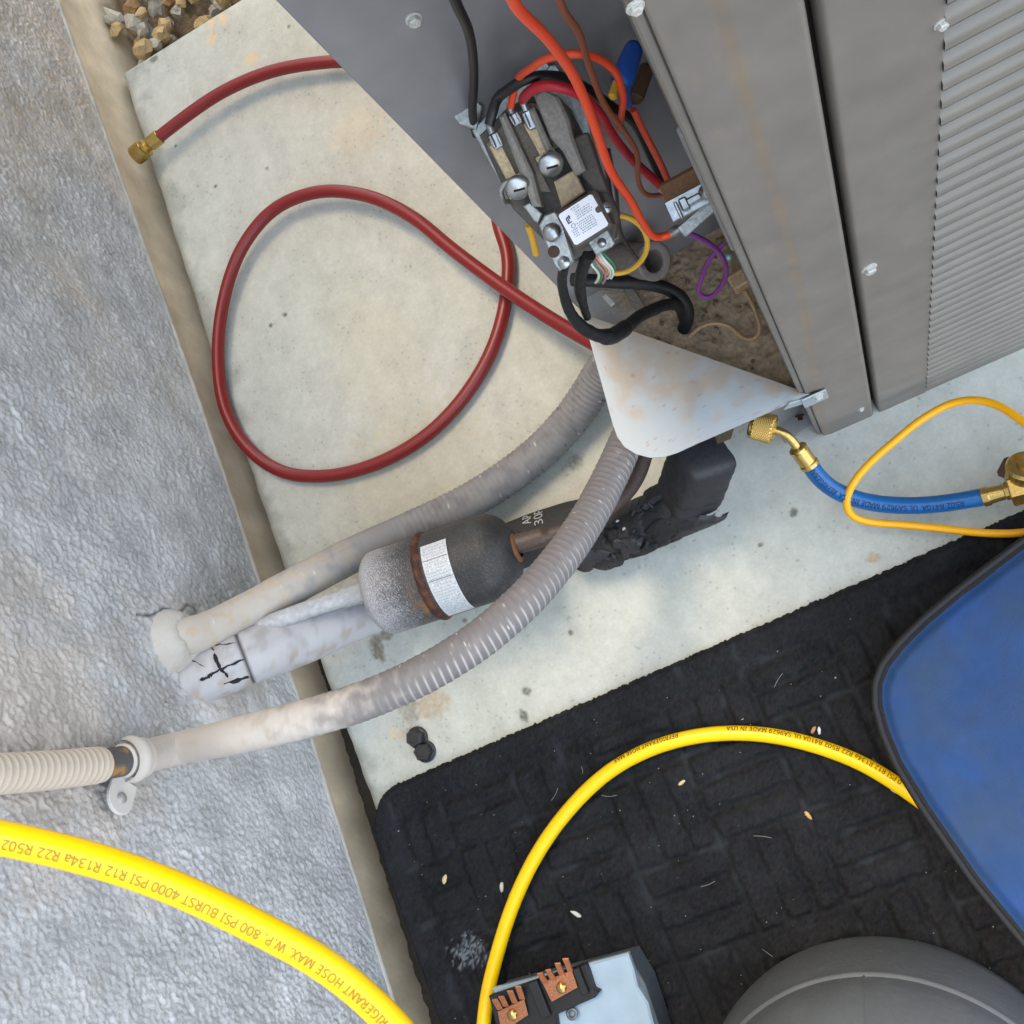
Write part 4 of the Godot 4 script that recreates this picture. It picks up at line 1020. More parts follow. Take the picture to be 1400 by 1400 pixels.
	# second conduit, into the wall
	fr = line([Vector3(-0.096, 0.06, -0.2771), Vector3(-0.1236, 0.036, -0.2716), Vector3(-0.1567, 0.022, -0.2568), Vector3(-0.1921, 0.018, -0.2433), Vector3(-0.2266, 0.02, -0.2343), Vector3(-0.2616, 0.03, -0.2266), Vector3(-0.3085, 0.05, -0.2204), Vector3(-0.3511, 0.076, -0.2136), Vector3(-0.3907, 0.106, -0.2024), Vector3(-0.4235, 0.132, -0.1921), Vector3(-0.4408, 0.152, -0.1859), Vector3(-0.452, 0.1662, -0.1845), Vector3(-0.485, 0.14, -0.1954)], 0.0011)
	var s_end2: float = fr.s[-1]
	var c2 := base("flexible_conduit", Vector3(-0.1965, 0, -0.2489), "weathered grey conduit lying on the pad and entering the stucco through its hole", "conduit")
	gm = Geo.new()
	gm.tube(fr, func(s, a):
		var rib := 0.5 + 0.5 * cos(s / 0.0048 * TAU)
		var k: float = 1.0 - smoothstep(s_end2 * 0.42, s_end2 * 0.6, s)
		return 0.0140 + 0.0008 * pow(rib, 2.0) * k + 0.00025 * z1.get_noise_2d(s, a * 0.003), 32,
		func(a, t, q):
			var nz: float = z1.get_noise_3dv(q); var nf: float = z2.get_noise_3dv(q)
			var c: Color = L(128, 127, 128).lerp(L(112, 110, 112), smoothstep(-0.1, 0.6, nz))
			if z1.get_noise_3dv(q * 2.0 + Vector3(4, 0, 0)) > 0.52 and t < 0.35: c = L(78, 78, 84)
			var painted := smoothstep(0.52, 0.8, t + 0.12 * nz)
			c = c.lerp(L(182, 175, 167).lerp(L(178, 158, 130), 0.6 * smoothstep(0.0, 0.5, nz)), painted)
			return c.lerp(L(214, 210, 204), 0.7 * smoothstep(0.6, 0.8, nf)))
	part(c2, "corrugated_sheath", gm, vc)
	# collar of caulk round it
	gm = Geo.new()
	var kx := 0
	while kx < fr.p.size() - 1 and fr.p[kx].x > -0.456: kx += 1
	var cen: Vector3 = fr.p[kx]
	var tv: Vector3 = fr.t[kx]
	var slant := Vector3(0, tv.y, tv.z).normalized()
	var stretch: float = 1.0 / maxf(0.45, absf(tv.x))
	var cross := slant.cross(Vector3.RIGHT)
	gm.grid(40, 10, func(a, b):
		var an: float = a * TAU
		var r: float = 0.0120 + 0.012 * b + 0.003 * z1.get_noise_2d(cos(an) * 0.01 + 3, sin(an) * 0.01) * b
		return Vector3(-0.4585, cen.y, cen.z) + (slant * cos(an) * lerpf(stretch, 1.1, b) + cross * sin(an)) * r + Vector3(0.015 * (1.0 - pow(b, 2.2)) * (1.0 + 0.3 * z1.get_noise_2d(cos(an) * 0.012, sin(an) * 0.012)) - 0.003, 0, 0), null, true)
	part(c2, "caulk_collar", gm, mat(186, 182, 176, 0.6, 0.0, {nrm = n_grain, bump = 0.5, scale = 8.0}))

	# insulated suction line: painted run, printed foam, torn tape, bend up to the valve
	var ip := base("suction_line", Vector3(-0.1417, 0, -0.1624), "suction pipe in foam sleeve, painted at the wall and torn black near the unit", "pipe")
	fr = line([Vector3(-0.487, 0.1604, -0.1542), Vector3(-0.466, 0.1519, -0.1573), Vector3(-0.447, 0.1428, -0.1589), Vector3(-0.425, 0.1311, -0.1605), Vector3(-0.4043, 0.106, -0.164), Vector3(-0.3814, 0.074, -0.171), Vector3(-0.3556, 0.043, -0.1778), Vector3(-0.3349, 0.027, -0.1816), Vector3(-0.3099, 0.0215, -0.1817)], 0.002)
	var se: float = fr.s[-1]
	gm = Geo.new()
	var s_ring := 0.0
	var bb := 1e9
	for k in fr.p.size():
		if fr.p[k].distance_to(Vector3(-0.428, 0.1379, -0.1589)) < bb: bb = fr.p[k].distance_to(Vector3(-0.428, 0.1379, -0.1589)); s_ring = fr.s[k]
	gm.tube(fr, func(s, a):
		var cut := 0.0014 * exp(-pow((s - s_ring) / 0.0012, 2.0))
		return 0.0205 - cut + 0.0005 * z1.get_noise_2d(s * 0.4, a * 0.006), 32,
		func(a, t, q):
			var s: float = t * se
			var nz: float = z1.get_noise_3dv(q)
			var c: Color = L(178, 178, 182).lerp(L(160, 158, 160), smoothstep(-0.1, 0.5, nz))
			if a > 0.1 and a < 0.6: c = c.lerp(L(166, 152, 134), 0.6 * smoothstep(0.0, 0.4, nz))
			if absf(s - s_ring) < 0.0009: c = L(46, 46, 48)
			return c)
	part(ip, "painted_sleeve", gm, mat(255, 255, 255, 0.5, 0.0, {vc = true, nrm = n_peel, bump = 0.15, scale = 8.0}), "smooth sleeve painted pale grey, cracked near the wall")
	# cracks: thin dark splits that stand on the sleeve
	gm = Geo.new()
	var rc_ := RandomNumberGenerator.new()
	rc_.seed = 17
	var ck := func(pts: Array, wd: float) -> void:
		var fine := []
		for k in pts.size() - 1:
			for i in 3:
				var q: Vector3 = (pts[k] as Vector3).lerp(pts[k + 1], i / 3.0)
				fine.append(q + Vector3(rc_.randf() - 0.5, (rc_.randf() - 0.5) * 0.4, rc_.randf() - 0.5) * 0.0009)
		fine.append(pts[-1])
		var w0 := wd * 0.7
		for k in fine.size() - 1:
			var a: Vector3 = fine[k]; var b: Vector3 = fine[k + 1]
			var sd := (b - a).cross(Vector3(0.45, 0.85, 0.2)).normalized()
			var w1 := 1.35 * wd * rc_.randf_range(0.25, 1.25) * (0.3 if k == fine.size() - 2 else 1.0)
			gm.quad(a - sd * w0, a + sd * w0, b + sd * w1, b - sd * w1)
			w0 = w1
	ck.call([Vector3(-0.4403, 0.1567, -0.1727), Vector3(-0.4365, 0.1594, -0.1662), Vector3(-0.4353, 0.1604, -0.1597), Vector3(-0.4353, 0.1595, -0.1541), Vector3(-0.4409, 0.1621, -0.153), Vector3(-0.4458, 0.1641, -0.1511), Vector3(-0.4496, 0.1658, -0.1515)], 0.0010)
	ck.call([Vector3(-0.4353, 0.1595, -0.1541), Vector3(-0.4303, 0.1572, -0.1544), Vector3(-0.4246, 0.155, -0.155), Vector3(-0.4193, 0.1516, -0.1551)], 0.0006)
	ck.call([Vector3(-0.4353, 0.1595, -0.1541), Vector3(-0.4336, 0.1574, -0.1501), Vector3(-0.4336, 0.1553, -0.1473)], 0.0009)
	ck.call([Vector3(-0.4235, 0.1459, -0.1438), Vector3(-0.4296, 0.1499, -0.144), Vector3(-0.4387, 0.1551, -0.1443)], 0.0013)
	ck.call([Vector3(-0.439, 0.1552, -0.1739), Vector3(-0.4301, 0.1544, -0.171), Vector3(-0.4213, 0.1514, -0.1687)], 0.0004)
	ck.call([Vector3(-0.4548, 0.1659, -0.1689), Vector3(-0.4486, 0.1655, -0.1648), Vector3(-0.4435, 0.1644, -0.159)], 0.0003)
	part(ip, "crack", gm, m_dark)
	fr = line([Vector3(-0.3099, 0.0215, -0.1817), Vector3(-0.2767, 0.0205, -0.1806), Vector3(-0.2434, 0.0205, -0.1804), Vector3(-0.2053, 0.0205, -0.1777), Vector3(-0.1813, 0.021, -0.1735), Vector3(-0.1645, 0.021, -0.1686)], 0.002)
	gm = Geo.new()
	gm.tube(fr, func(s, a): return 0.0195 + 0.0004 * z1.get_noise_2d(s * 0.4, a * 0.006), 28)
	var foam := part(ip, "foam_sleeve", gm, mat(54, 52, 54, 0.8, 0.0, {tex = t_fine, scale = 16.0, nrm = n_grain, bump = 0.4}), "dark foam sleeve with pale printed letters")
	var m_print := mat(168, 172, 172, 0.8)
	var pr := func(txt: String, s0: float, off: float) -> void:
		# rows of print run round the sleeve
		var f := SystemFont.new()
		f.font_names = PackedStringArray(["Droid Sans"])
		var st2 := SurfaceTool.new()
		st2.begin(Mesh.PRIMITIVE_TRIANGLES)
		var an := off
		for ch in txt:
			var k := 0
			while k < fr.s.size() - 1 and fr.s[k] < s0: k += 1
			var t: Vector3 = fr.t[k]
			var w := f.get_string_size(ch, HORIZONTAL_ALIGNMENT_LEFT, -1, 32).x / 32.0 * 0.0096
			an += w / 2 / 0.0198
			var upv := (Vector3.UP - t * t.dot(Vector3.UP)).normalized()
			var sd := t.cross(upv)
			var z := upv * cos(an) - sd * sin(an)
			var x := -upv * sin(an) - sd * cos(an)
			if ch != " ":
				var tm := TextMesh.new()
				tm.text = ch; tm.font = f; tm.font_size = 32; tm.pixel_size = 0.0096 / 32.0; tm.depth = 0.0002; tm.curve_step = 3.0
				st2.append_from(tm, 0, Transform3D(Basis(x, z.cross(x), z), fr.p[k] + z * 0.0202))
			an += w / 2 / 0.0198
		part(foam, "printed_lettering", st2.commit(), m_print)
	pr.call("AP", 0.088, 0.42)
	pr.call("30FT.", 0.0975, 0.22)
	# torn tape run
	var zt := fnl(60.0, 88, 4); var zt2 := fnl(170.0, 89, 3)
	var rag := mat(36, 36, 39, 0.6, 0.0, {tex = t_fine, scale = 12.0, nrm = n_grain, bump = 0.5})
	fr = line([Vector3(-0.1952, 0.021, -0.1609), Vector3(-0.1682, 0.024, -0.157), Vector3(-0.1367, 0.034, -0.153), Vector3(-0.1116, 0.044, -0.1507), Vector3(-0.095, 0.048, -0.1498)], 0.0018)
	var run: float = fr.s[-1]
	gm = Geo.new()
	gm.tube(fr, func(s, a): return 0.0192 + 0.0010 * zt.get_noise_3d(s, cos(a) * 0.02, sin(a) * 0.02), 40)
	part(ip, "tape_wrap", gm, rag, "cracked black tape wrap")
	# stiff plates of old tape with broken edges
	var rp_ := RandomNumberGenerator.new()
	rp_.seed = 61
	var rags := [rag, mat(50, 51, 55, 0.55, 0.0, {tex = t_fine, scale = 14.0, nrm = n_grain, bump = 0.5}), mat(30, 30, 32, 0.7, 0.0, {tex = t_fine, scale = 14.0, nrm = n_grain, bump = 0.5})]
	for k in 14:
		gm = Geo.new()
		var s0: float = run * (0.0 + 0.066 * k) - 0.006
		var s1: float = s0 + rp_.randf_range(0.018, 0.042)
		var a0_: float = rp_.randf_range(-1.3, 0.5) if k % 2 == 0 else rp_.randf_range(0.3, 1.5)
		var a1_: float = a0_ + rp_.randf_range(0.6, 1.5)
		var hh: float = rp_.randf_range(0.0010, 0.0056)
		var ph := rp_.randf() * 10.0
		gm.grid(22, 22, func(u, v):
			var rim_: float = maxf(absf(u * 2 - 1), absf(v * 2 - 1))
			var rr := 1.0 - pow(rim_, 10.0)
			var s: float = lerpf(s0, s1, u) + 0.008 * zt.get_noise_2d(v * 0.03 + ph, ph) * (1.0 if u > 0.5 else -1.0)
			var a: float = lerpf(a0_, a1_, v) + 0.3 * zt.get_noise_2d(u * 0.035 + ph, ph)
			var kk := clampi(int(clampf(s / run, 0, 1) * (fr.p.size() - 1)), 0, fr.p.size() - 1)
			var r: float = 0.0186 + (hh + 0.0010 + 0.0016 * absf(v - 0.5) * zt.get_noise_1d(ph)) * rr + 0.0005 * zt2.get_noise_2d(s, a * 0.02)
			return fr.p[kk] + fr.t[kk] * (s - fr.s[kk]) + (fr.x[kk] * cos(a) + fr.y[kk] * sin(a)) * r)
		part(ip, "tape_flake", gm, rags[k % 3])
	# the block at the bend
	fr = line([Vector3(-0.0991, 0.05, -0.1525), Vector3(-0.0849, 0.072, -0.1593), Vector3(-0.0676, 0.1, -0.1691)], 0.0015)
	var blk_end: float = fr.s[-1]
	gm = Geo.new()
	gm.tube(fr, func(s, a):
		var t: float = absf(s / blk_end * 2.0 - 1.0)
		var cap := pow(maxf(0.02, 1.0 - pow(t, 9.0)), 0.25)
		var sq := pow(pow(absf(cos(a + 0.35)), 5.0) + pow(absf(sin(a + 0.35)), 5.0), -0.2)
		var c := Vector3(s, cos(a) * 0.022, sin(a) * 0.022)
		return (0.0190 * sq + 0.0014 * zt.get_noise_3dv(c * 0.45) + 0.0009 * zt2.get_noise_3dv(c * 0.8) - 0.0014 * exp(-pow((s - 0.017 - 0.003 * sin(a * 2.0)) / 0.0012, 2.0))) * cap, 72)
	part(ip, "bend_wrap", gm, mat(46, 47, 52, 0.6, 0.0, {tex = t_fine, scale = 14.0, nrm = n_grain, bump = 0.4}), "blocky black wrap round the bend")
	gm = Geo.new()
	# ragged flaps along the lower side
	var rng := RandomNumberGenerator.new()
	rng.seed = 5
	var flap := func(a: Vector3, b: Vector3, out: Vector3, depth: float, m: int) -> void:
		var top := []; var bot := []; 
		for k in m + 1:
			var t := float(k) / m
			var q := a.lerp(b, t)
			top.append(q + Vector3(0, 0.004, 0) + Vector3(rng.randf() - 0.5, rng.randf() - 0.5, rng.randf() - 0.5) * 0.002)
			bot.append(q + out * depth * (0.35 + 0.65 * rng.randf()) + Vector3(0, -0.004 * rng.randf(), 0))
		for k in m:
			gm.quad(top[k], top[k + 1], bot[k + 1], bot[k])
			gm.quad(top[k] + Vector3(0, 0.0015, 0), top[k + 1] + Vector3(0, 0.0015, 0), bot[k + 1] + Vector3(0, 0.001, 0), bot[k] + Vector3(0, 0.001, 0))
	var sheet := func(poly: PackedVector2Array, lo: float, hi: float) -> void: gm.prism(poly, lo, hi, Transform3D(), 0.0)
	sheet.call(PackedVector2Array([Vector2(-0.1877, -0.1584), Vector2(-0.1571, -0.1569), Vector2(-0.1402, -0.1532), Vector2(-0.1189, -0.1535), Vector2(-0.1054, -0.153), Vector2(-0.1033, -0.1466), Vector2(-0.1089, -0.1431), Vector2(-0.1105, -0.1349), Vector2(-0.1146, -0.1408), Vector2(-0.1215, -0.1384), Vector2(-0.1296, -0.1407), Vector2(-0.1379, -0.1395), Vector2(-0.1444, -0.1429), Vector2(-0.1519, -0.1425), Vector2(-0.1617, -0.1455), Vector2(-0.1658, -0.1491), Vector2(-0.171, -0.144), Vector2(-0.1745, -0.1491), Vector2(-0.1801, -0.1491), Vector2(-0.192, -0.1492)]), 0.012, 0.020)
	sheet.call(PackedVector2Array([Vector2(-0.1721, -0.149), Vector2(-0.1611, -0.1521), Vector2(-0.1514, -0.1491), Vector2(-0.1413, -0.1501), Vector2(-0.1278, -0.1478), Vector2(-0.1085, -0.1488), Vector2(-0.1068, -0.1445), Vector2(-0.1149, -0.1433), Vector2(-0.1215, -0.1415), Vector2(-0.1291, -0.1448), Vector2(-0.1368, -0.1434), Vector2(-0.1452, -0.1464), Vector2(-0.152, -0.1445), Vector2(-0.1603, -0.1481), Vector2(-0.1673, -0.1457)]), 0.022, 0.030)
	sheet.call(PackedVector2Array([Vector2(-0.1362, -0.1687), Vector2(-0.128, -0.1686), Vector2(-0.1192, -0.1658), Vector2(-0.1161, -0.1563), Vector2(-0.1155, -0.1479), Vector2(-0.122, -0.1519), Vector2(-0.1279, -0.1487), Vector2(-0.1326, -0.1543), Vector2(-0.1382, -0.1579), Vector2(-0.1402, -0.1646)]), 0.046, 0.0525)
	part(ip, "torn_flap", gm, rag)
	gm = Geo.new()
	for q in [Vector3(-0.1508, 0.0522, -0.1587), Vector3(-0.1483, 0.0534, -0.151), Vector3(-0.1481, 0.0497, -0.1408), Vector3(-0.1753, 0.0447, -0.1513)]: gm.lump(q, Vector3(0.0016, 0.0008, 0.0012), zt, 0.6, Basis(), 8)
	part(ip, "paint_chip", gm, mat(178, 178, 176, 0.7))
	# brass valve body above the bend
	gm = Geo.new()
	gm.flat_lathe([Vector2(0, 0), Vector2(0.009, 0), Vector2(0.009, 0.016), Vector2(0.0075, 0.018), Vector2(0.0075, 0.03)], 6, facing(Vector3(-0.0534, 0.104, -0.1736), Vector3(0.1, 0.9, -0.45)))
	part(ip, "valve_body", gm, mat(96, 86, 72, 0.5, 0.5, {tex = t_fine, scale = 20.0}))

	# liquid line with the drier in it
	var ll := base("liquid_line", Vector3(-0.1642, 0, -0.1849), "thin liquid pipe, painted grey at the wall and bare brown copper near the unit", "pipe")
	fr = line([Vector3(-0.475, 0.1283, -0.1804), Vector3(-0.432, 0.1264, -0.1794), Vector3(-0.3998, 0.125, -0.1782), Vector3(-0.3761, 0.11, -0.1796), Vector3(-0.357, 0.098, -0.1795)], 0.002)
	gm = Geo.new()
	gm.tube(fr, func(s, a): return 0.0066, 18)
	part(ll, "painted_tube", gm, mat(196, 198, 202, 0.45, 0.0, {tex = t_fine, scale = 10.0}))
	gm = Geo.new()
	gm.tube(line([Vector3(-0.3582, 0.098, -0.18), Vector3(-0.3501, 0.094, -0.1798), Vector3(-0.3382, 0.088, -0.1783)], 0.002), func(s, a): return 0.0078, 18)
	part(ll, "socket", gm, mat(190, 192, 196, 0.45, 0.0, {tex = t_fine, scale = 10.0}))
	fr = line([Vector3(-0.225, 0.078, -0.1681), Vector3(-0.2028, 0.075, -0.1658), Vector3(-0.1812, 0.07, -0.164), Vector3(-0.1575, 0.07, -0.1641), Vector3(-0.1376, 0.074, -0.1673), Vector3(-0.1214, 0.082, -0.1737), Vector3(-0.11, 0.092, -0.1814), Vector3(-0.0982, 0.108, -0.1895)], 0.002)
	gm = Geo.new()
	gm.tube(fr, func(s, a): return 0.0052 + 0.0022 * (1 - smoothstep(0.024, 0.028, s)), 18)
	part(ll, "copper_tube", gm, mat(92, 77, 71, 0.5, 0.3, {tex = t_fine, scale = 18.0, nrm = n_grain, bump = 0.3}))

	# filter drier
	var a0 := Vector3(-0.3413, 0.086, -0.1749)
	var a1 := Vector3(-0.2225, 0.078, -0.1652)
	var dx := (a1 - a0).normalized()
	var ln := a0.distance_to(a1)
	var fd := base("filter_drier", Vector3(-0.3154, 0, -0.1855), "black speckled filter drier with a rusty weld ring and a white label", "filter drier")
	var xf := facing(a0, dx, Vector3.UP)
	gm = Geo.new()
	var pf := []
	var R := 0.0325
	for k in 9: pf.append(Vector2(R * 0.28 + R * 0.72 * sin(k / 8.0 * PI / 2), ln * 0.10 * (1 - cos(k / 8.0 * PI / 2))))
	for k in range(1, 41): pf.append(Vector2(R, ln * (0.10 + 0.72 * k / 40.0)))
	for k in range(1, 10): pf.append(Vector2(R * 0.26 + R * 0.74 * cos(k / 9.0 * PI / 2), ln * (0.82 + 0.18 * sin(k / 9.0 * PI / 2))))
	pf.push_front(Vector2(0, 0))
	pf.append(Vector2(0, ln))
	var zs := fnl(900.0, 90, 2); var zs3 := fnl(45.0, 91, 3)
	var shell_c := func(a, t, q: Vector3) -> Color:
		var along: float = (q - a0).dot(dx) / ln
		var sp: float = zs.get_noise_3dv(q); var nz: float = zs3.get_noise_3dv(q)
		var c: Color = L(74, 74, 76).lerp(L(104, 106, 108), smoothstep(0.0, 0.6, nz) * 0.5).lerp(L(206, 208, 210), smoothstep(0.12, 0.55, sp) * 0.32 * (1.0 - 0.6 * along))
		var over := 1.0 - smoothstep(0.04, 0.40, along + 0.08 * nz + 0.22 * sp)
		c = c.lerp(L(250, 250, 252), over)
		# rust bleeding from the ring on its lower flank
		var ring_d := along - 0.44
		var flank := smoothstep(-0.2, 0.8, (q - a0).dot(Vector3(-0.1, -0.1, 1)) / R)
		c = c.lerp(L(206, 150, 90), 0.9 * exp(-pow((ring_d + 0.04) / 0.06, 2.0)) * flank * smoothstep(-0.3, 0.15, nz + 0.3 * sp))
		c = c.lerp(L(128, 96, 62), 0.5 * smoothstep(0.52, 0.7, zs3.get_noise_3dv(q * 1.1 + Vector3(2, 0, 0))))
		return c
	var dense := []
	for k in pf.size() - 1:
		var m := 5 if pf[k].distance_to(pf[k + 1]) > 0.0015 else 4
		for i in m: dense.append(pf[k].lerp(pf[k + 1], float(i) / m))
	dense.append(pf[-1])
	gm.lathe(dense, 220, xf, shell_c)
	part(fd, "shell", gm, mat(255, 255, 255, 0.55, 0.0, {vc = true, tex = t_spray, nrm = n_grain, bump = 0.4, scale = 22.0}))
	gm = Geo.new()
	var rp := []
	for k in 9: rp.append(Vector2(R - 0.0004 + 0.0022 * sin(k / 8.0 * PI), ln * 0.44 + 0.0040 * (k / 4.0 - 1)))
	gm.lathe(rp, 90, xf, func(a, t, q): return L(62, 36, 32).lerp(L(98, 62, 44), smoothstep(-0.1, 0.5, z1.get_noise_3dv(q * 2))))
	part(fd, "weld_ring", gm, mat(255, 255, 255, 0.75, 0.1, {vc = true, nrm = n_grain, bump = 0.8, scale = 30.0}), "raised weld ring, rusty red brown")
	# label: a curved patch of foil
	var upn := (Vector3(0.05, 0.9, 0.42) - dx * dx.dot(Vector3(0.05, 0.9, 0.42))).normalized()
	var sdn := dx.cross(upn)
	var patch := func(a: float, b: float, r: float) -> Vector3: return a0 + dx * (ln * lerp(0.485, 0.655, a)) + (upn * cos(lerp(-1.02, 0.98, b)) - sdn * sin(lerp(-1.02, 0.98, b))) * r
	gm = Geo.new()
	gm.grid(6, 30, func(a, b): return patch.call(a, b, R + 0.0007))
	var lb := part(fd, "foil_label", gm, mat(222, 228, 234, 0.45, 0.0, {tex = t_fine, scale = 30.0}), "silver white label with worn rows of print")
	gm = Geo.new()
	rng.seed = 44
	for row in 26:
		var b := 0.04 + row * 0.036
		var a := 0.08
		while a < 0.9:
			var w := rng.randf_range(0.03, 0.11)
			if rng.randf() < 0.78: gm.quad(patch.call(a, b, R + 0.00085), patch.call(a + w, b, R + 0.00085), patch.call(a + w, b + 0.014, R + 0.00085), patch.call(a, b + 0.014, R + 0.00085))
			a += w + 0.035
	part(lb, "worn_print", gm, mat(160, 168, 178, 0.6))
	gm = Geo.new()
	for b in [0.57, 0.80]: gm.quad(patch.call(0.02, b, R + 0.0009), patch.call(0.98, b, R + 0.0009), patch.call(0.98, b + 0.007, R + 0.0009), patch.call(0.02, b + 0.007, R + 0.0009))
	gm.quad(patch.call(0.74, 0.58, R + 0.0009), patch.call(0.76, 0.58, R + 0.0009), patch.call(0.76, 0.97, R + 0.0009), patch.call(0.74, 0.97, R + 0.0009))
	part(lb, "ruled_line", gm, mat(96, 102, 112, 0.6))
	gm = Geo.new()
	gm.lathe([Vector2(0.0115, -0.004), Vector2(0.0112, 0.0006), Vector2(0.0085, 0.002), Vector2(0.0078, 0.0022)], 24, facing(a1, dx))
	part(fd, "outlet_stub", gm, mat(124, 82, 50, 0.75, 0.1, {tex = t_fine, scale = 30.0}), "rust orange stub")

# ================= hoses =================
func build_hoses(m_brass, m_ink, t_fine, n_grain, m_steel) -> void:
	var z := fnl(40.0, 101, 3)
	# red hose
	var rh := base("refrigerant_hose", Vector3(-0.3972, 0, -0.3169), "red refrigerant hose lying in a loop on the pad", "hose", "")
	var red := mat(124, 29, 31, 0.38, 0.0)
	var fr := line([Vector3(-0.4357, 0.02, -0.6889), Vector3(-0.403, 0.019, -0.6933), Vector3(-0.3594, 0.018, -0.6956), Vector3(-0.3115, 0.017, -0.6885), Vector3(-0.2443, 0.016, -0.6601), Vector3(-0.1791, 0.012, -0.6206), Vector3(-0.150, 0.010, -0.62), Vector3(-0.132, 0.008, -0.52), Vector3(-0.1608, 0.007, -0.4395), Vector3(-0.1619, 0.007, -0.4148), Vector3(-0.175, 0.007, -0.3828), Vector3(-0.2007, 0.007, -0.3471), Vector3(-0.2363, 0.007, -0.3199), Vector3(-0.2769, 0.007, -0.303), Vector3(-0.3313, 0.007, -0.2981), Vector3(-0.384, 0.007, -0.309), Vector3(-0.423, 0.007, -0.3311), Vector3(-0.4473, 0.009, -0.3659), Vector3(-0.4566, 0.01, -0.4086), Vector3(-0.4477, 0.011, -0.457), Vector3(-0.4235, 0.012, -0.506), Vector3(-0.3895, 0.014, -0.5418), Vector3(-0.3476, 0.016, -0.5585), Vector3(-0.3022, 0.018, -0.551), Vector3(-0.2602, 0.02, -0.5233), Vector3(-0.2252, 0.024, -0.4802), Vector3(-0.1993, 0.028, -0.429), Vector3(-0.1699, 0.032, -0.375), Vector3(-0.1401, 0.04, -0.3255), Vector3(-0.1136, 0.055, -0.2851), Vector3(-0.0921, 0.07, -0.2538)], 0.003)
	var g := Geo.new()
	g.tube(fr, func(s, a): return 0.0057, 20)
	part(rh, "rubber_jacket", g, red)
	g = Geo.new()
	var e: Vector3 = fr.p[0]; var ax: Vector3 = -fr.t[0]
	var xf := facing(e - ax * 0.004, ax)
	g.flat_lathe([Vector2(0.0064, 0), Vector2(0.0069, 0.0005), Vector2(0.0069, 0.012), Vector2(0.0056, 0.013), Vector2(0.005, 0.016)], 28, xf)
	part(rh, "ferrule", g, m_brass)
	g = Geo.new()
	g.flat_lathe([Vector2(0.0050, 0.016), Vector2(0.0085, 0.0165), Vector2(0.0085, 0.019), Vector2(0.0078, 0.0195), Vector2(0.0092, 0.0205), Vector2(0.0092, 0.031), Vector2(0.0084, 0.0325), Vector2(0.0055, 0.0325), Vector2(0.0055, 0.026), Vector2(0, 0.026)], 32, xf)
	part(rh, "coupling_nut", g, m_brass)
	# yellow hose: over the mat, round below the view and up past the camera
	var yh := base("refrigerant_hose", Vector3(-0.2557, 0.008, 0.0024), "thick yellow refrigerant hose curving over the black mat and close past the wall", "hose")
	var yel := mat(255, 206, 0, 0.34, 0.0)
	fr = line([Vector3(-0.0162, 0.018, 0.1281), Vector3(-0.0435, 0.016, 0.0834), Vector3(-0.0598, 0.015, 0.062), Vector3(-0.0846, 0.015, 0.0396), Vector3(-0.1145, 0.015, 0.0204), Vector3(-0.1484, 0.015, 0.0072), Vector3(-0.1894, 0.015, 0.001), Vector3(-0.2332, 0.015, 0.0054), Vector3(-0.277, 0.015, 0.0228), Vector3(-0.3149, 0.015, 0.0472), Vector3(-0.3441, 0.016, 0.0744), Vector3(-0.3692, 0.018, 0.1052), Vector3(-0.3837, 0.022, 0.1273), Vector3(-0.3943, 0.03, 0.154), Vector3(-0.395, 0.06, 0.22), Vector3(-0.36, 0.13, 0.30), Vector3(-0.29, 0.24, 0.33), Vector3(-0.22, 0.36, 0.26), Vector3(-0.19, 0.44, 0.15), Vector3(-0.207, 0.4447, 0.0711), Vector3(-0.2066, 0.4574, 0.055), Vector3(-0.2133, 0.4735, 0.0305), Vector3(-0.2275, 0.4891, 0.0077), Vector3(-0.2438, 0.5052, -0.0142), Vector3(-0.2594, 0.5196, -0.0304), Vector3(-0.2755, 0.5333, -0.0438), Vector3(-0.2931, 0.5475, -0.0572), Vector3(-0.33, 0.575, -0.085), Vector3(-0.40, 0.66, -0.12), Vector3(-0.435, 0.85, -0.16), Vector3(-0.44, 1.2, -0.18)], 0.003)
	g = Geo.new()
	g.tube(fr, func(s, a): return 0.0054 + 0.00006 * z.get_noise_1d(s * 1.5), 24)
	part(yh, "rubber_jacket", g, yel)
	var at_s := func(q: Vector3) -> float:
		var bd := 1e9; var s := 0.0
		for k in fr.p.size():
			var dd: float = fr.p[k].distance_to(q)
			if dd < bd: bd = dd; s = fr.s[k]
		return s
	var long := "REFRIGERANT HOSE MAX. W.P. 800 PSI BURST 4000 PSI R12 R134a R22 R502 R410A"
	var tocam := Vector3(0.12, 0.75, -0.62)
	tube_print(yh, fr, long, at_s.call(Vector3(-0.2059, 0.4567, 0.0568)), 1, 0.0034, 0.0056, Vector3(0.6061, 0.7954, 0.0011) + Vector3(-0.0043, 0.0002, 0.004) * 55, mat(150, 126, 44, 0.8))
	tube_print(yh, fr, "0 PSI R12 R134a R22 R502 R410A UL SA9629 MADE IN USA", at_s.call(Vector3(-0.0441, 0.015, 0.0813)), 1, 0.0037, 0.0056, Vector3(0.1, 0.62, -0.55), mat(70, 58, 14, 0.8))
	tube_print(yh, fr, "REFRIGERANT HOSE MAX", at_s.call(Vector3(-0.175, 0.015, 0.0016)), 1, 0.0037, 0.0056, Vector3(-0.3, 0.62, -0.55), mat(70, 58, 14, 0.8))
	# blue hose
	var bh := base("refrigerant_hose", Vector3(0.0333, 0, -0.0971), "short blue refrigerant hose between a knurled coupler and a brass valve", "hose")
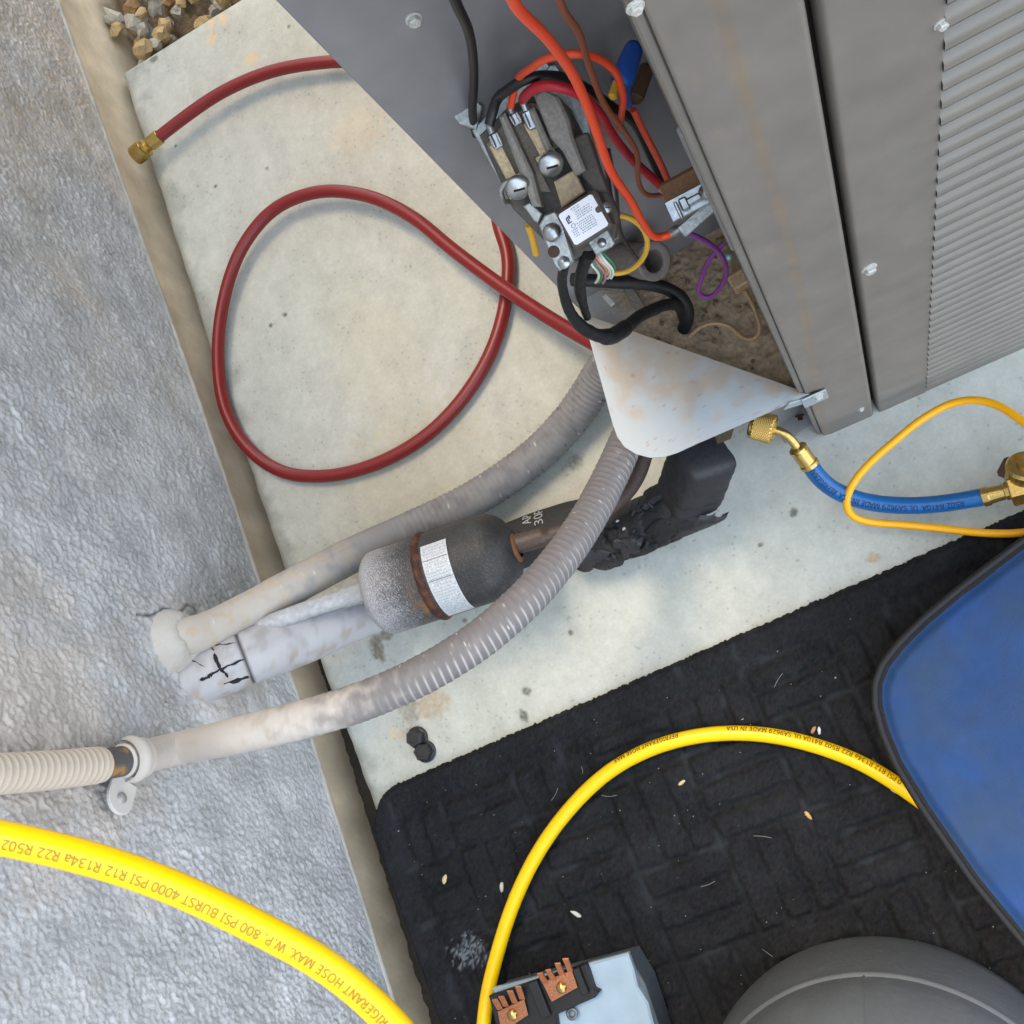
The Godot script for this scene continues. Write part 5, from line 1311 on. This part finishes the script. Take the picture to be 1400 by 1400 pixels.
	fr = line([Vector3(-0.011, 0.062, -0.1389), Vector3(-0.0085, 0.052, -0.1273), Vector3(-0.0007, 0.042, -0.1153), Vector3(0.0132, 0.034, -0.1035), Vector3(0.0318, 0.03, -0.093), Vector3(0.0557, 0.03, -0.0835), Vector3(0.0822, 0.034, -0.0765)], 0.002)
	g = Geo.new()
	g.tube(fr, func(s, a): return 0.0059, 20)
	part(bh, "rubber_jacket", g, mat(12, 90, 152, 0.36, 0.0))
	tube_print(bh, fr, "R502 R410A  UL SA9629 MADE IN USA  REFRIGERANT HOSE", fr.s[-1] - 0.012, -1, 0.0040, 0.0059, Vector3(-0.05, 0.85, 0.42), mat(16, 40, 84, 0.8))
	# knurled coupler
	var k0 := Vector3(-0.0351, 0.078, -0.1772)
	var k1 := Vector3(-0.0217, 0.078, -0.1663)
	var kd := (k1 - k0).normalized()
	var kx := facing(k0, kd)
	var kl := k0.distance_to(k1)
	g = Geo.new()
	g.flat_lathe([Vector2(0.0055, 0), Vector2(0.0088, 0.0004), Vector2(0.0094, 0.0014), Vector2(0.0094, kl * 0.16), Vector2(0.0088, kl * 0.18)], 40, kx)
	var kn := part(bh, "coupling_nut", g, m_brass)
	g = Geo.new()
	g.grid(150, 60, func(a, b):
		var u: float = a * 44.0; var v: float = b * 9.0
		var h := maxf(0.0, sin((u * 0.5 + v) * PI) * sin((u * 0.5 - v) * PI))
		var q := pow(absf(sin((u * 0.5 + v) * PI)), 0.7) * pow(absf(sin((u * 0.5 - v) * PI)), 0.7)
		var r := 0.0090 + 0.0012 * q - 0.0022 * smoothstep(0.88, 1.0, b)
		return kx * Vector3(cos(a * TAU) * r, kl * (0.2 + 0.8 * b), sin(a * TAU) * r), null, true)
	g.flat_lathe([Vector2(0.007, kl), Vector2(0.003, kl + 0.0008)], 24, kx)
	part(kn, "knurling", g, mat(226, 192, 116, 0.28, 0.9))
	g = Geo.new()
	g.tube(line([k1, Vector3(-0.0172, 0.077, -0.1622), Vector3(-0.0145, 0.074, -0.156), Vector3(-0.0134, 0.07, -0.1497)], 0.0015), func(s, a): return 0.0031, 16)
	part(bh, "bent_stem", g, m_brass)
	var f0 := Vector3(-0.0137, 0.0705, -0.1513)
	var f1 := Vector3(-0.0107, 0.061, -0.1373)
	g = Geo.new()
	g.flat_lathe([Vector2(0.003, 0), Vector2(0.0058, 0.0005), Vector2(0.0066, 0.0015), Vector2(0.0062, 0.004), Vector2(0.0061, f0.distance_to(f1) * 0.8), Vector2(0.0067, f0.distance_to(f1) * 0.86), Vector2(0.0067, f0.distance_to(f1)), Vector2(0.0058, f0.distance_to(f1) + 0.0005)], 28, facing(f0, f1 - f0))
	part(bh, "ferrule", g, m_brass)
	f0 = Vector3(0.0812, 0.034, -0.0765)
	f1 = Vector3(0.098, 0.038, -0.0736)
	var fl := f0.distance_to(f1)
	g = Geo.new()
	g.flat_lathe([Vector2(0.0058, 0), Vector2(0.0066, 0.0004), Vector2(0.0066, 0.004), Vector2(0.0058, 0.005), Vector2(0.0052, fl * 0.8), Vector2(0.0060, fl * 0.84), Vector2(0.0060, fl)], 28, facing(f0, f1 - f0))
	part(bh, "ferrule", g, m_brass)
	# ball valve at the picture's edge
	var bv := base("ball_valve", Vector3(0.1109, 0, -0.0793), "brass ball valve at the end of the blue hose", "valve")
	g = Geo.new()
	g.flat_lathe([Vector2(0, 0), Vector2(0.0105, 0), Vector2(0.0112, 0.001), Vector2(0.0112, 0.019), Vector2(0.0105, 0.02), Vector2(0.008, 0.021), Vector2(0.008, 0.034)], 6, facing(f1, f1 - f0))
	part(bv, "hex_body", g, m_brass)
	g = Geo.new()
	g.flat_lathe([Vector2(0, -0.012), Vector2(0.0115, -0.012), Vector2(0.0125, -0.01), Vector2(0.0125, 0.008), Vector2(0.011, 0.010), Vector2(0.006, 0.0105), Vector2(0.006, 0.013), Vector2(0, 0.013)], 30, facing(Vector3(0.1102, 0.042, -0.0792), Vector3(0.2, 0.9, -0.5)))
	part(bv, "bonnet", g, m_brass)
	g = Geo.new()
	g.box(Transform3D(Basis(Vector3.UP, 0.7), Vector3(0.1031, 0.036, -0.0877)), Vector3(0.014, 0.006, 0.010), 0.002)
	part(bv, "handle", g, mat(96, 70, 62, 0.6, 0.2))
	# thin yellow lead
	var yl := base("sensor_cord", Vector3(0.0407, 0, -0.0778), "thin yellow cord looped over the blue hose", "cord")
	g = Geo.new()
	g.tube(line([Vector3(0.1314, 0.06, -0.0912), Vector3(0.1214, 0.055, -0.1086), Vector3(0.1153, 0.05, -0.1234), Vector3(0.1056, 0.045, -0.1354), Vector3(0.0914, 0.04, -0.1419), Vector3(0.071, 0.038, -0.141), Vector3(0.0457, 0.04, -0.1335), Vector3(0.0235, 0.044, -0.1251), Vector3(0.0083, 0.046, -0.1162), Vector3(0, 0.042, -0.1072), Vector3(-0.0002, 0.034, -0.0983), Vector3(0.0073, 0.028, -0.0919), Vector3(0.0268, 0.022, -0.0818), Vector3(0.0515, 0.02, -0.068), Vector3(0.0753, 0.022, -0.0541), Vector3(0.0921, 0.026, -0.0464), Vector3(0.1121, 0.03, -0.041)], 0.002), func(s, a): return 0.0027, 14)
	part(yl, "cord_jacket", g, mat(250, 176, 0, 0.4))

# ================= floor mat =================
func build_mat(t_fine, n_grain, n_cloth) -> void:
	var O := Vector3(-0.4461, 0, -0.042)
	var ex := Vector3(0.9994, 0, -0.0345)
	var ez := Vector3(-ex.z, 0, ex.x)
	var W := 0.86; var D := 0.56
	var z1 := fnl(160.0, 111, 3); var z2 := fnl(18.0, 112, 3); var z3 := fnl(700.0, 113, 2)
	var basket := func(x: float, z: float) -> float:   # height of the moulded bars
		var P := 0.066
		var wx := x + 0.0015 * z2.get_noise_2d(x * 2, z * 2); var wz := z + 0.0015 * z2.get_noise_2d(x * 2 + 9, z * 2)
		var i := floorf(wx / P); var j := floorf(wz / P)
		var fx := wx / P - i; var fz := wz / P - j
		if int(absf(i + j)) % 2 == 1:
			var t := fx; fx = fz; fz = t
		var k := fmod(fx * 3.0, 1.0)
		var e := minf(minf(k, 1 - k) * P / 3.0, minf(fz, 1 - fz) * P)
		return smoothstep(0.0010, 0.0048, e + 0.0012 * z1.get_noise_2d(x * 0.8, z * 0.8))
	var mt := base("floor_mat", O + ex * 0.4 + ez * 0.25, "black moulded rubber floor mat with block pattern, dusted with grit", "mat")
	var g := Geo.new()
	g.grid(560, 370, func(a, b):
		var x: float = a * W; var z: float = b * D
		# rounded outer corner
		var rc := 0.035
		if x < rc and z < rc:
			var v := Vector2(rc - x, rc - z)
			var m := maxf(v.x, v.y)
			if v.length() > 0.0001:
				v = v.normalized() * m
				x = rc - v.x; z = rc - v.y
		var d := minf(minf(x, z), minf(W - x, D - z))
		if x < rc and z < rc: d = rc - Vector2(rc - x, rc - z).length()
		var h := 0.0075 * smoothstep(-0.0005, 0.004, d) - 0.0035 * smoothstep(0.016, 0.024, d)
		h += 0.0034 * basket.call(x, z) * smoothstep(0.026, 0.034, d)
		h += 0.0009 * z1.get_noise_2d(x, z) + 0.0014 * z2.get_noise_2d(x, z)
		return O + ex * (x + 0.0012 * z1.get_noise_1d(z * 2) * (1 - smoothstep(0, 0.01, d))) + ez * (z + 0.0016 * z1.get_noise_1d(x * 2) * (1 - smoothstep(0, 0.01, d))) + Vector3(0, h + 0.0005, 0),
		func(a, b, q):
			var k: float = 1.0 + 0.35 * z2.get_noise_2d(q.x, q.z) + 0.25 * z1.get_noise_2d(q.x, q.z)
			var fz: float = z3.get_noise_2d(q.x, q.z)
			var c: Color = L(33, 34, 37) * (k + 0.5 * fz)
			var x: float = a * W; var z: float = b * D
			var dust := (1.0 - float(basket.call(x, z))) * smoothstep(0.0, 0.5, z2.get_noise_2d(q.x * 1.3 + 4, q.z * 1.3))
			c = c.lerp(L(74, 80, 86), 0.2 * dust)
			# chalky smear
			var sm := Vector2((q.x - (-0.3950)) / 0.015, (q.z - (0.0960)) / 0.012)
			var w := (1 - smoothstep(0.5, 1.1, sm.length() + 0.9 * z1.get_noise_2d(q.x * 0.8 + q.z * 0.5, q.z * 0.8)))
			return c.lerp(L(140, 148, 156), 0.6 * w * smoothstep(-0.35, 0.3, z3.get_noise_2d(q.x * 0.5, q.z * 0.5))))
	part(mt, "moulded_sheet", g, mat(255, 255, 255, 0.85, 0.0, {vc = true, nrm = n_cloth, bump = 0.35, scale = 14.0, spec = 0.3}))
	# grit: too many to count
	var rng := RandomNumberGenerator.new()
	rng.seed = 23
	var gz := fnl(1.4, 115, 2)
	var chip := Geo.new()
	chip.lump(Vector3.ZERO, Vector3(1, 0.5, 0.7), gz, 0.5, Basis(), 6)
	var mm := MultiMesh.new()
	mm.transform_format = MultiMesh.TRANSFORM_3D
	mm.mesh = chip.commit()
	mm.instance_count = 420
	for k in 420:
		var s := rng.randf_range(0.00018, 0.0005)
		if rng.randf() < 0.06: s *= 1.8
		var q := O + ex * rng.randf_range(0.015, 0.75) + ez * rng.randf_range(0.012, 0.4)
		mm.set_instance_transform(k, Transform3D(Basis(Vector3.UP, rng.randf() * TAU).scaled(Vector3(s * (6.0 if rng.randf() < 0.06 else 1.2), s, s)), q + Vector3(0, 0.0078, 0)))
	var mi := MultiMeshInstance3D.new()
	mi.name = "grit"; mi.multimesh = mm
	mi.material_override = mat(190, 186, 176, 0.8)
	add_child(mi)
	tag(mi, "pale specks of grit and lint scattered over the black mat", "", "", "stuff")
	var lint := Geo.new()
	for k in 26:
		var q := O + ex * rng.randf_range(0.02, 0.6) + ez * rng.randf_range(0.02, 0.32) + Vector3(0, 0.0086, 0)
		var d1 := Vector3(rng.randf() - 0.5, 0, rng.randf() - 0.5).normalized() * rng.randf_range(0.002, 0.006)
		var d2 := (d1 + Vector3(rng.randf() - 0.5, 0.1, rng.randf() - 0.5) * 0.006)
		lint.tube(line([q, q + d1, q + d1 + d2], 0.001), func(_s, _a): return 0.00018, 5)
	tag(part(self, "lint", lint, mat(140, 141, 140, 0.9)), "short pale lint hairs clinging to the black mat", "", "", "stuff")
	# husks one can tell apart
	var husks := [[Vector3(-0.1875, 0.0085, 0.0313), 0.3, 0.0032, mat(206, 192, 150, 0.6), "round pale seed on the mat, inside the yellow hose's curve"], [Vector3(-0.111, 0.0085, 0.0811), 1.9, 0.0036, mat(196, 158, 96, 0.6), "curled tan husk on the mat towards the blue case"], [Vector3(-0.3942, 0.0085, 0.0393), 0.9, 0.0042, mat(206, 190, 140, 0.6), "slim straw chip on the mat's left side"], [Vector3(-0.0844, 0.0085, 0.0279), 0.7, 0.0030, mat(186, 140, 96, 0.6), "orange brown crumb on the mat just above the yellow hose"], [Vector3(-0.0808, 0.0085, 0.0297), 1.2, 0.0030, mat(222, 224, 228, 0.6), "white crumb beside the orange brown one"], [Vector3(-0.3502, 0.0085, 0.059), 1.2, 0.0040, mat(198, 196, 176, 0.6), "pale sliver on the mat touching the yellow hose"], [Vector3(-0.2998, 0.0085, 0.0947), 2.4, 0.0044, mat(200, 200, 196, 0.6), "long white scrap near the middle of the mat"], [Vector3(-0.0482, 0.0085, 0.0848), 2.6, 0.0046, mat(226, 226, 224, 0.6), "white scrap under the end of the yellow hose"]]
	for h in husks:
		var o := base("husk", h[0], h[4], "husk", "husks and crumbs on the mat")
		var gh := Geo.new()
		gh.lump(h[0], Vector3(h[2], 0.0009, h[2] * 0.42), gz, 0.4, Basis(Vector3.UP, h[1]), 10)
		part(o, "flake", gh, h[3])

# ================= tools and loose things =================
func build_tools(m_brass, t_fine, t_faint, n_grain, n_cloth, m_dark) -> void:
	# two black hex bolts on the pad
	var mb := mat(50, 50, 52, 0.55, 0.0, {tex = t_fine, scale = 40.0, nrm = n_grain, bump = 0.3})
	var spots := [[Vector3(-0.3814, 0, -0.0718), 0.2, "black hex bolt lying on the pad, the one farther from the mat"], [Vector3(-0.3785, 0, -0.059), 0.7, "black hex bolt lying on the pad, the one nearer the mat"]]
	for s in spots:
		var o := base("hex_bolt", s[0], s[2], "bolt", "black bolts by the mat")
		var g := Geo.new()
		var xf := Transform3D(Basis(Vector3.UP, s[1]), s[0])
		g.flat_lathe([Vector2(0.0086, 0), Vector2(0.009, 0.001), Vector2(0.009, 0.0022), Vector2(0.0074, 0.003)], 24, xf)
		part(o, "flange", g, mb)
		g = Geo.new()
		g.flat_lathe([Vector2(0.0074, 0.0028), Vector2(0.0074, 0.009), Vector2(0.006, 0.0105), Vector2(0.0045, 0.0105), Vector2(0.004, 0.0098), Vector2(0, 0.0098)], 6, xf)
		part(o, "hex_head", g, mb)
	# blue case lid, lower right
	var bc := base("padded_case", Vector3(0.0447, 0, 0.05), "flat blue fabric case with black piped edge lying over the hose", "case")
	var hh := 0.05
	var outl := PackedVector2Array([Vector2(-0.0368, 0.0253), Vector2(-0.0311, 0.0121), Vector2(-0.0216, 0.0019), Vector2(-0.0069, -0.0068), Vector2(0.014, -0.016), Vector2(0.0415, -0.0255), Vector2(0.0745, -0.0353), Vector2(0.1436, -0.0554), Vector2(0.2362, 0.0971), Vector2(0.0263, 0.2879), Vector2(-0.0132, 0.1886), Vector2(-0.0258, 0.1458), Vector2(-0.0358, 0.0963), Vector2(-0.04, 0.0641), Vector2(-0.0396, 0.0429)])
	var g := Geo.new()
	g.prism(outl, 0.014, 0.046, Transform3D(), 0.003)
	part(bc, "case_body", g, mat(24, 24, 26, 0.8, 0.0, {tex = t_fine, scale = 10.0, nrm = n_cloth, bump = 0.3}))
	var inn := Geometry2D.offset_polygon(outl, -0.0046, Geometry2D.JOIN_ROUND)[0]
	var zb := fnl(14.0, 121, 4); var zb2 := fnl(60.0, 122, 3)
	g = Geo.new()
	var cen := Vector2.ZERO
	for q in inn: cen += q / inn.size()
	var m := inn.size()
	g.grid(m * 6, 40, func(a, b):
		var k: float = a * m
		var i := int(k) % m
		var q := inn[i].lerp(inn[(i + 1) % m], k - floorf(k))
		q = q.lerp(cen, b)
		return Vector3(q.x, 0.0462 + 0.0030 * smoothstep(0.0, 0.10, b) + 0.0008 * zb.get_noise_2d(q.x, q.y), q.y),
		func(a, b, q):
			var n: float = zb.get_noise_2d(q.x, q.z)
			var c: Color = L(26, 62, 110).lerp(L(42, 66, 98), smoothstep(-0.3, 0.6, n) * 0.8)
			return c.lerp(L(22, 68, 132), smoothstep(-0.1, 0.7, zb.get_noise_2d(q.x + 3, q.z)) * 0.6) * (1.0 + 0.12 * zb2.get_noise_2d(q.x, q.z)), true)
	part(bc, "fabric_face", g, mat(255, 255, 255, 0.75, 0.0, {vc = true, nrm = n_cloth, bump = 0.25, scale = 22.0}))
	# piping: round cord along the rim
	var rim := []
	for k in outl.size():
		for i in 10:
			var q := outl[k].lerp(outl[(k + 1) % outl.size()], i / 10.0)
			rim.append(Vector3(q.x, 0.0462, q.y))
	rim.append(rim[0])
	g = Geo.new()
	g.tube(line(rim, 0.004), func(s, a): return 0.0024, 12)
	part(bc, "piping", g, mat(30, 30, 32, 0.7, 0.0, {tex = t_fine, scale = 20.0}))
	# grey canister
	var cn := base("canister", Vector3(-0.134, 0, 0.284), "matte grey rounded canister with a moulded seam, cut off by the picture's bottom edge", "canister")
	var prof := [Vector2(0.112, 0.006), Vector2(0.121, 0.012), Vector2(0.1255, 0.028), Vector2(0.126, 0.05), Vector2(0.1245, 0.075), Vector2(0.1212, 0.094)]
	var zc := fnl(12.0, 131, 4); var zc2 := fnl(90.0, 132, 3)
	var scuff := func(a, t, q: Vector3) -> Color:
		var k: float = 1.0 + 0.1 * zc.get_noise_3dv(q) + 0.06 * zc2.get_noise_3dv(q)
		k *= 0.5
		return Color(k, k, k).lerp(Color(0.95, 0.95, 0.95), 0.5 * smoothstep(0.5, 0.7, zc2.get_noise_3d(q.x * 2.2, q.y, q.z * 0.4)))
	var sub := []
	for k in prof.size() - 1:
		for i in 5: sub.append((prof[k] as Vector2).cubic_interpolate(prof[k + 1], prof[maxi(k - 1, 0)], prof[mini(k + 2, prof.size() - 1)], i / 5.0))
	sub.append(prof[-1])
	var cxf := Transform3D(Basis(), Vector3(-0.134, 0.004, 0.284))
	var plastic := mat(124, 129, 134, 0.55, 0.0, {vc = true, tex = t_faint, scale = 6.0, nrm = n_grain, bump = 0.25})
	g = Geo.new()
	g.lathe(sub, 160, cxf, scuff)
	part(cn, "body_shell", g, plastic)
	g = Geo.new()
	g.lathe([Vector2(0.1200, 0.0935), Vector2(0.1216, 0.0945), Vector2(0.1220, 0.0958), Vector2(0.1212, 0.0972), Vector2(0.1190, 0.098)], 160, cxf)
	part(cn, "seam_bead", g, mat(92, 96, 100, 0.55, 0.0, {tex = t_faint, scale = 6.0}))
	g = Geo.new()
	var dom := []
	for k in 20:
		var t := k / 19.0
		dom.append(Vector2(0.1196 * cos(t * PI / 2), 0.0975 + 0.075 * sin(t * PI / 2)))
	g.lathe(dom, 160, cxf, scuff)
	var dm := part(cn, "dome", g, plastic)
	g = Geo.new()
	var an := -1.32
	var sl := []
	for k in 14:
		var q: Vector2 = dom[k]
		sl.append(cxf * Vector3(cos(an) * q.x, q.y, sin(an) * q.x))
	g.tube(line(sl, 0.004), func(s, a): return 0.0008, 8)
	part(dm, "mould_line", g, mat(80, 84, 88, 0.5))
	# pull-out fuse block on the mat
	var pl := base("disconnect_pullout", Vector3(-0.322, 0.008, 0.1533), "disconnect pull-out with copper clips on a pale blue plate, lying on the mat", "pull-out")
	var H := 0.046
	var plate := PackedVector2Array([Vector2(-0.367, 0.1205), Vector2(-0.2592, 0.1251), Vector2(-0.2592, 0.1362), Vector2(-0.2607, 0.1483), Vector2(-0.2577, 0.16), Vector2(-0.2624, 0.2065), Vector2(-0.3752, 0.204)])
	g = Geo.new()
	g.prism(plate, 0.040, 0.046, Transform3D(), 0.0015)
	part(pl, "face_plate", g, mat(164, 185, 200, 0.35, 0.0, {tex = t_faint, scale = 6.0}))
	g = Geo.new()
	g.prism(PackedVector2Array([Vector2(-0.3685, 0.1239), Vector2(-0.2612, 0.1287), Vector2(-0.2568, 0.1486), Vector2(-0.2578, 0.1757), Vector2(-0.2615, 0.2089), Vector2(-0.3757, 0.2052)]), 0.010, 0.0405, Transform3D(), 0.001)
	part(pl, "housing", g, mat(96, 102, 108, 0.6, 0.0, {tex = t_faint, scale = 8.0}))
	var blk := mat(26, 27, 29, 0.5, 0.0, {tex = t_fine, scale = 20.0})
	g = Geo.new()
	g.prism(PackedVector2Array([Vector2(-0.3681, 0.1236), Vector2(-0.2895, 0.1226), Vector2(-0.2889, 0.1268), Vector2(-0.2895, 0.1397), Vector2(-0.2861, 0.1427), Vector2(-0.2906, 0.1454), Vector2(-0.3231, 0.1488), Vector2(-0.3267, 0.1639), Vector2(-0.3718, 0.1676)]), 0.0455, 0.052, Transform3D(), 0.0008)
	g.prism(PackedVector2Array([Vector2(-0.3337, 0.1222), Vector2(-0.3266, 0.1221), Vector2(-0.3252, 0.1467), Vector2(-0.3326, 0.1478)]), 0.0522, 0.057, Transform3D(), 0.0006)
	g.prism(PackedVector2Array([Vector2(-0.2983, 0.1228), Vector2(-0.2936, 0.1226), Vector2(-0.2927, 0.1404), Vector2(-0.2976, 0.1411)]), 0.0522, 0.057, Transform3D(), 0.0006)
	part(pl, "insulator_block", g, blk)
	var copper := mat(232, 156, 116, 0.3, 0.85, {tex = t_fine, scale = 30.0})
	var clip_at := func(pts: PackedVector2Array, fingers: Array, screw: Vector3) -> void:
		var gc := Geo.new()
		gc.prism(pts, 0.0545, 0.0557, Transform3D(), 0.0003)
		for f in fingers:
			var a: Vector3 = f[0]; var b: Vector3 = f[1]
			var d := b - a
			gc.box(Transform3D(Basis(d.cross(Vector3.UP).normalized() * -1.0, d.cross(Vector3.UP).normalized().cross(d).normalized() * -1.0, d.normalized()), (a + b) / 2), Vector3(0.0046, 0.0013, d.length()), 0.0004)
		var o := part(pl, "copper_clip", gc, copper)
		var gs := Geo.new()
		gs.lathe([Vector2(0.0040, 0), Vector2(0.0038, 0.0014), Vector2(0.0024, 0.0024), Vector2(0, 0.0028)], 20, facing(screw, Vector3.UP))
		part(o, "brass_screw", gs, m_brass)
	clip_at.call(PackedVector2Array([Vector2(-0.3235, 0.1249), Vector2(-0.2989, 0.1231), Vector2(-0.2991, 0.1351), Vector2(-0.3215, 0.1391)]), [[Vector3(-0.3211, 0.0555, 0.1261), Vector3(-0.32, 0.062, 0.1174)], [Vector3(-0.3145, 0.0555, 0.1258), Vector3(-0.3133, 0.062, 0.1168)], [Vector3(-0.307, 0.0555, 0.1244), Vector3(-0.3049, 0.062, 0.1146)], [Vector3(-0.3003, 0.0555, 0.1237), Vector3(-0.2981, 0.062, 0.1134)]], Vector3(-0.3104, 0.056, 0.1319))
	clip_at.call(PackedVector2Array([Vector2(-0.3636, 0.1346), Vector2(-0.341, 0.1319), Vector2(-0.3418, 0.1428), Vector2(-0.3655, 0.1488)]), [[Vector3(-0.3609, 0.0555, 0.1337), Vector3(-0.3596, 0.062, 0.125)], [Vector3(-0.3558, 0.0555, 0.133), Vector3(-0.354, 0.062, 0.1244)], [Vector3(-0.3484, 0.0555, 0.1325), Vector3(-0.3461, 0.062, 0.1225)], [Vector3(-0.3421, 0.0555, 0.1316), Vector3(-0.3391, 0.062, 0.1213)]], Vector3(-0.3527, 0.056, 0.1393))
	g = Geo.new()
	g.tube(line([Vector3(-0.3156, 0.048, 0.15), Vector3(-0.3106, 0.05, 0.1477), Vector3(-0.3076, 0.05, 0.1505), Vector3(-0.311, 0.05, 0.1547), Vector3(-0.3156, 0.05, 0.1545), Vector3(-0.3156, 0.048, 0.15)], 0.001), func(s, a): return 0.0013, 8)
	part(pl, "wire_eye", g, mat(120, 124, 126, 0.4, 0.6))
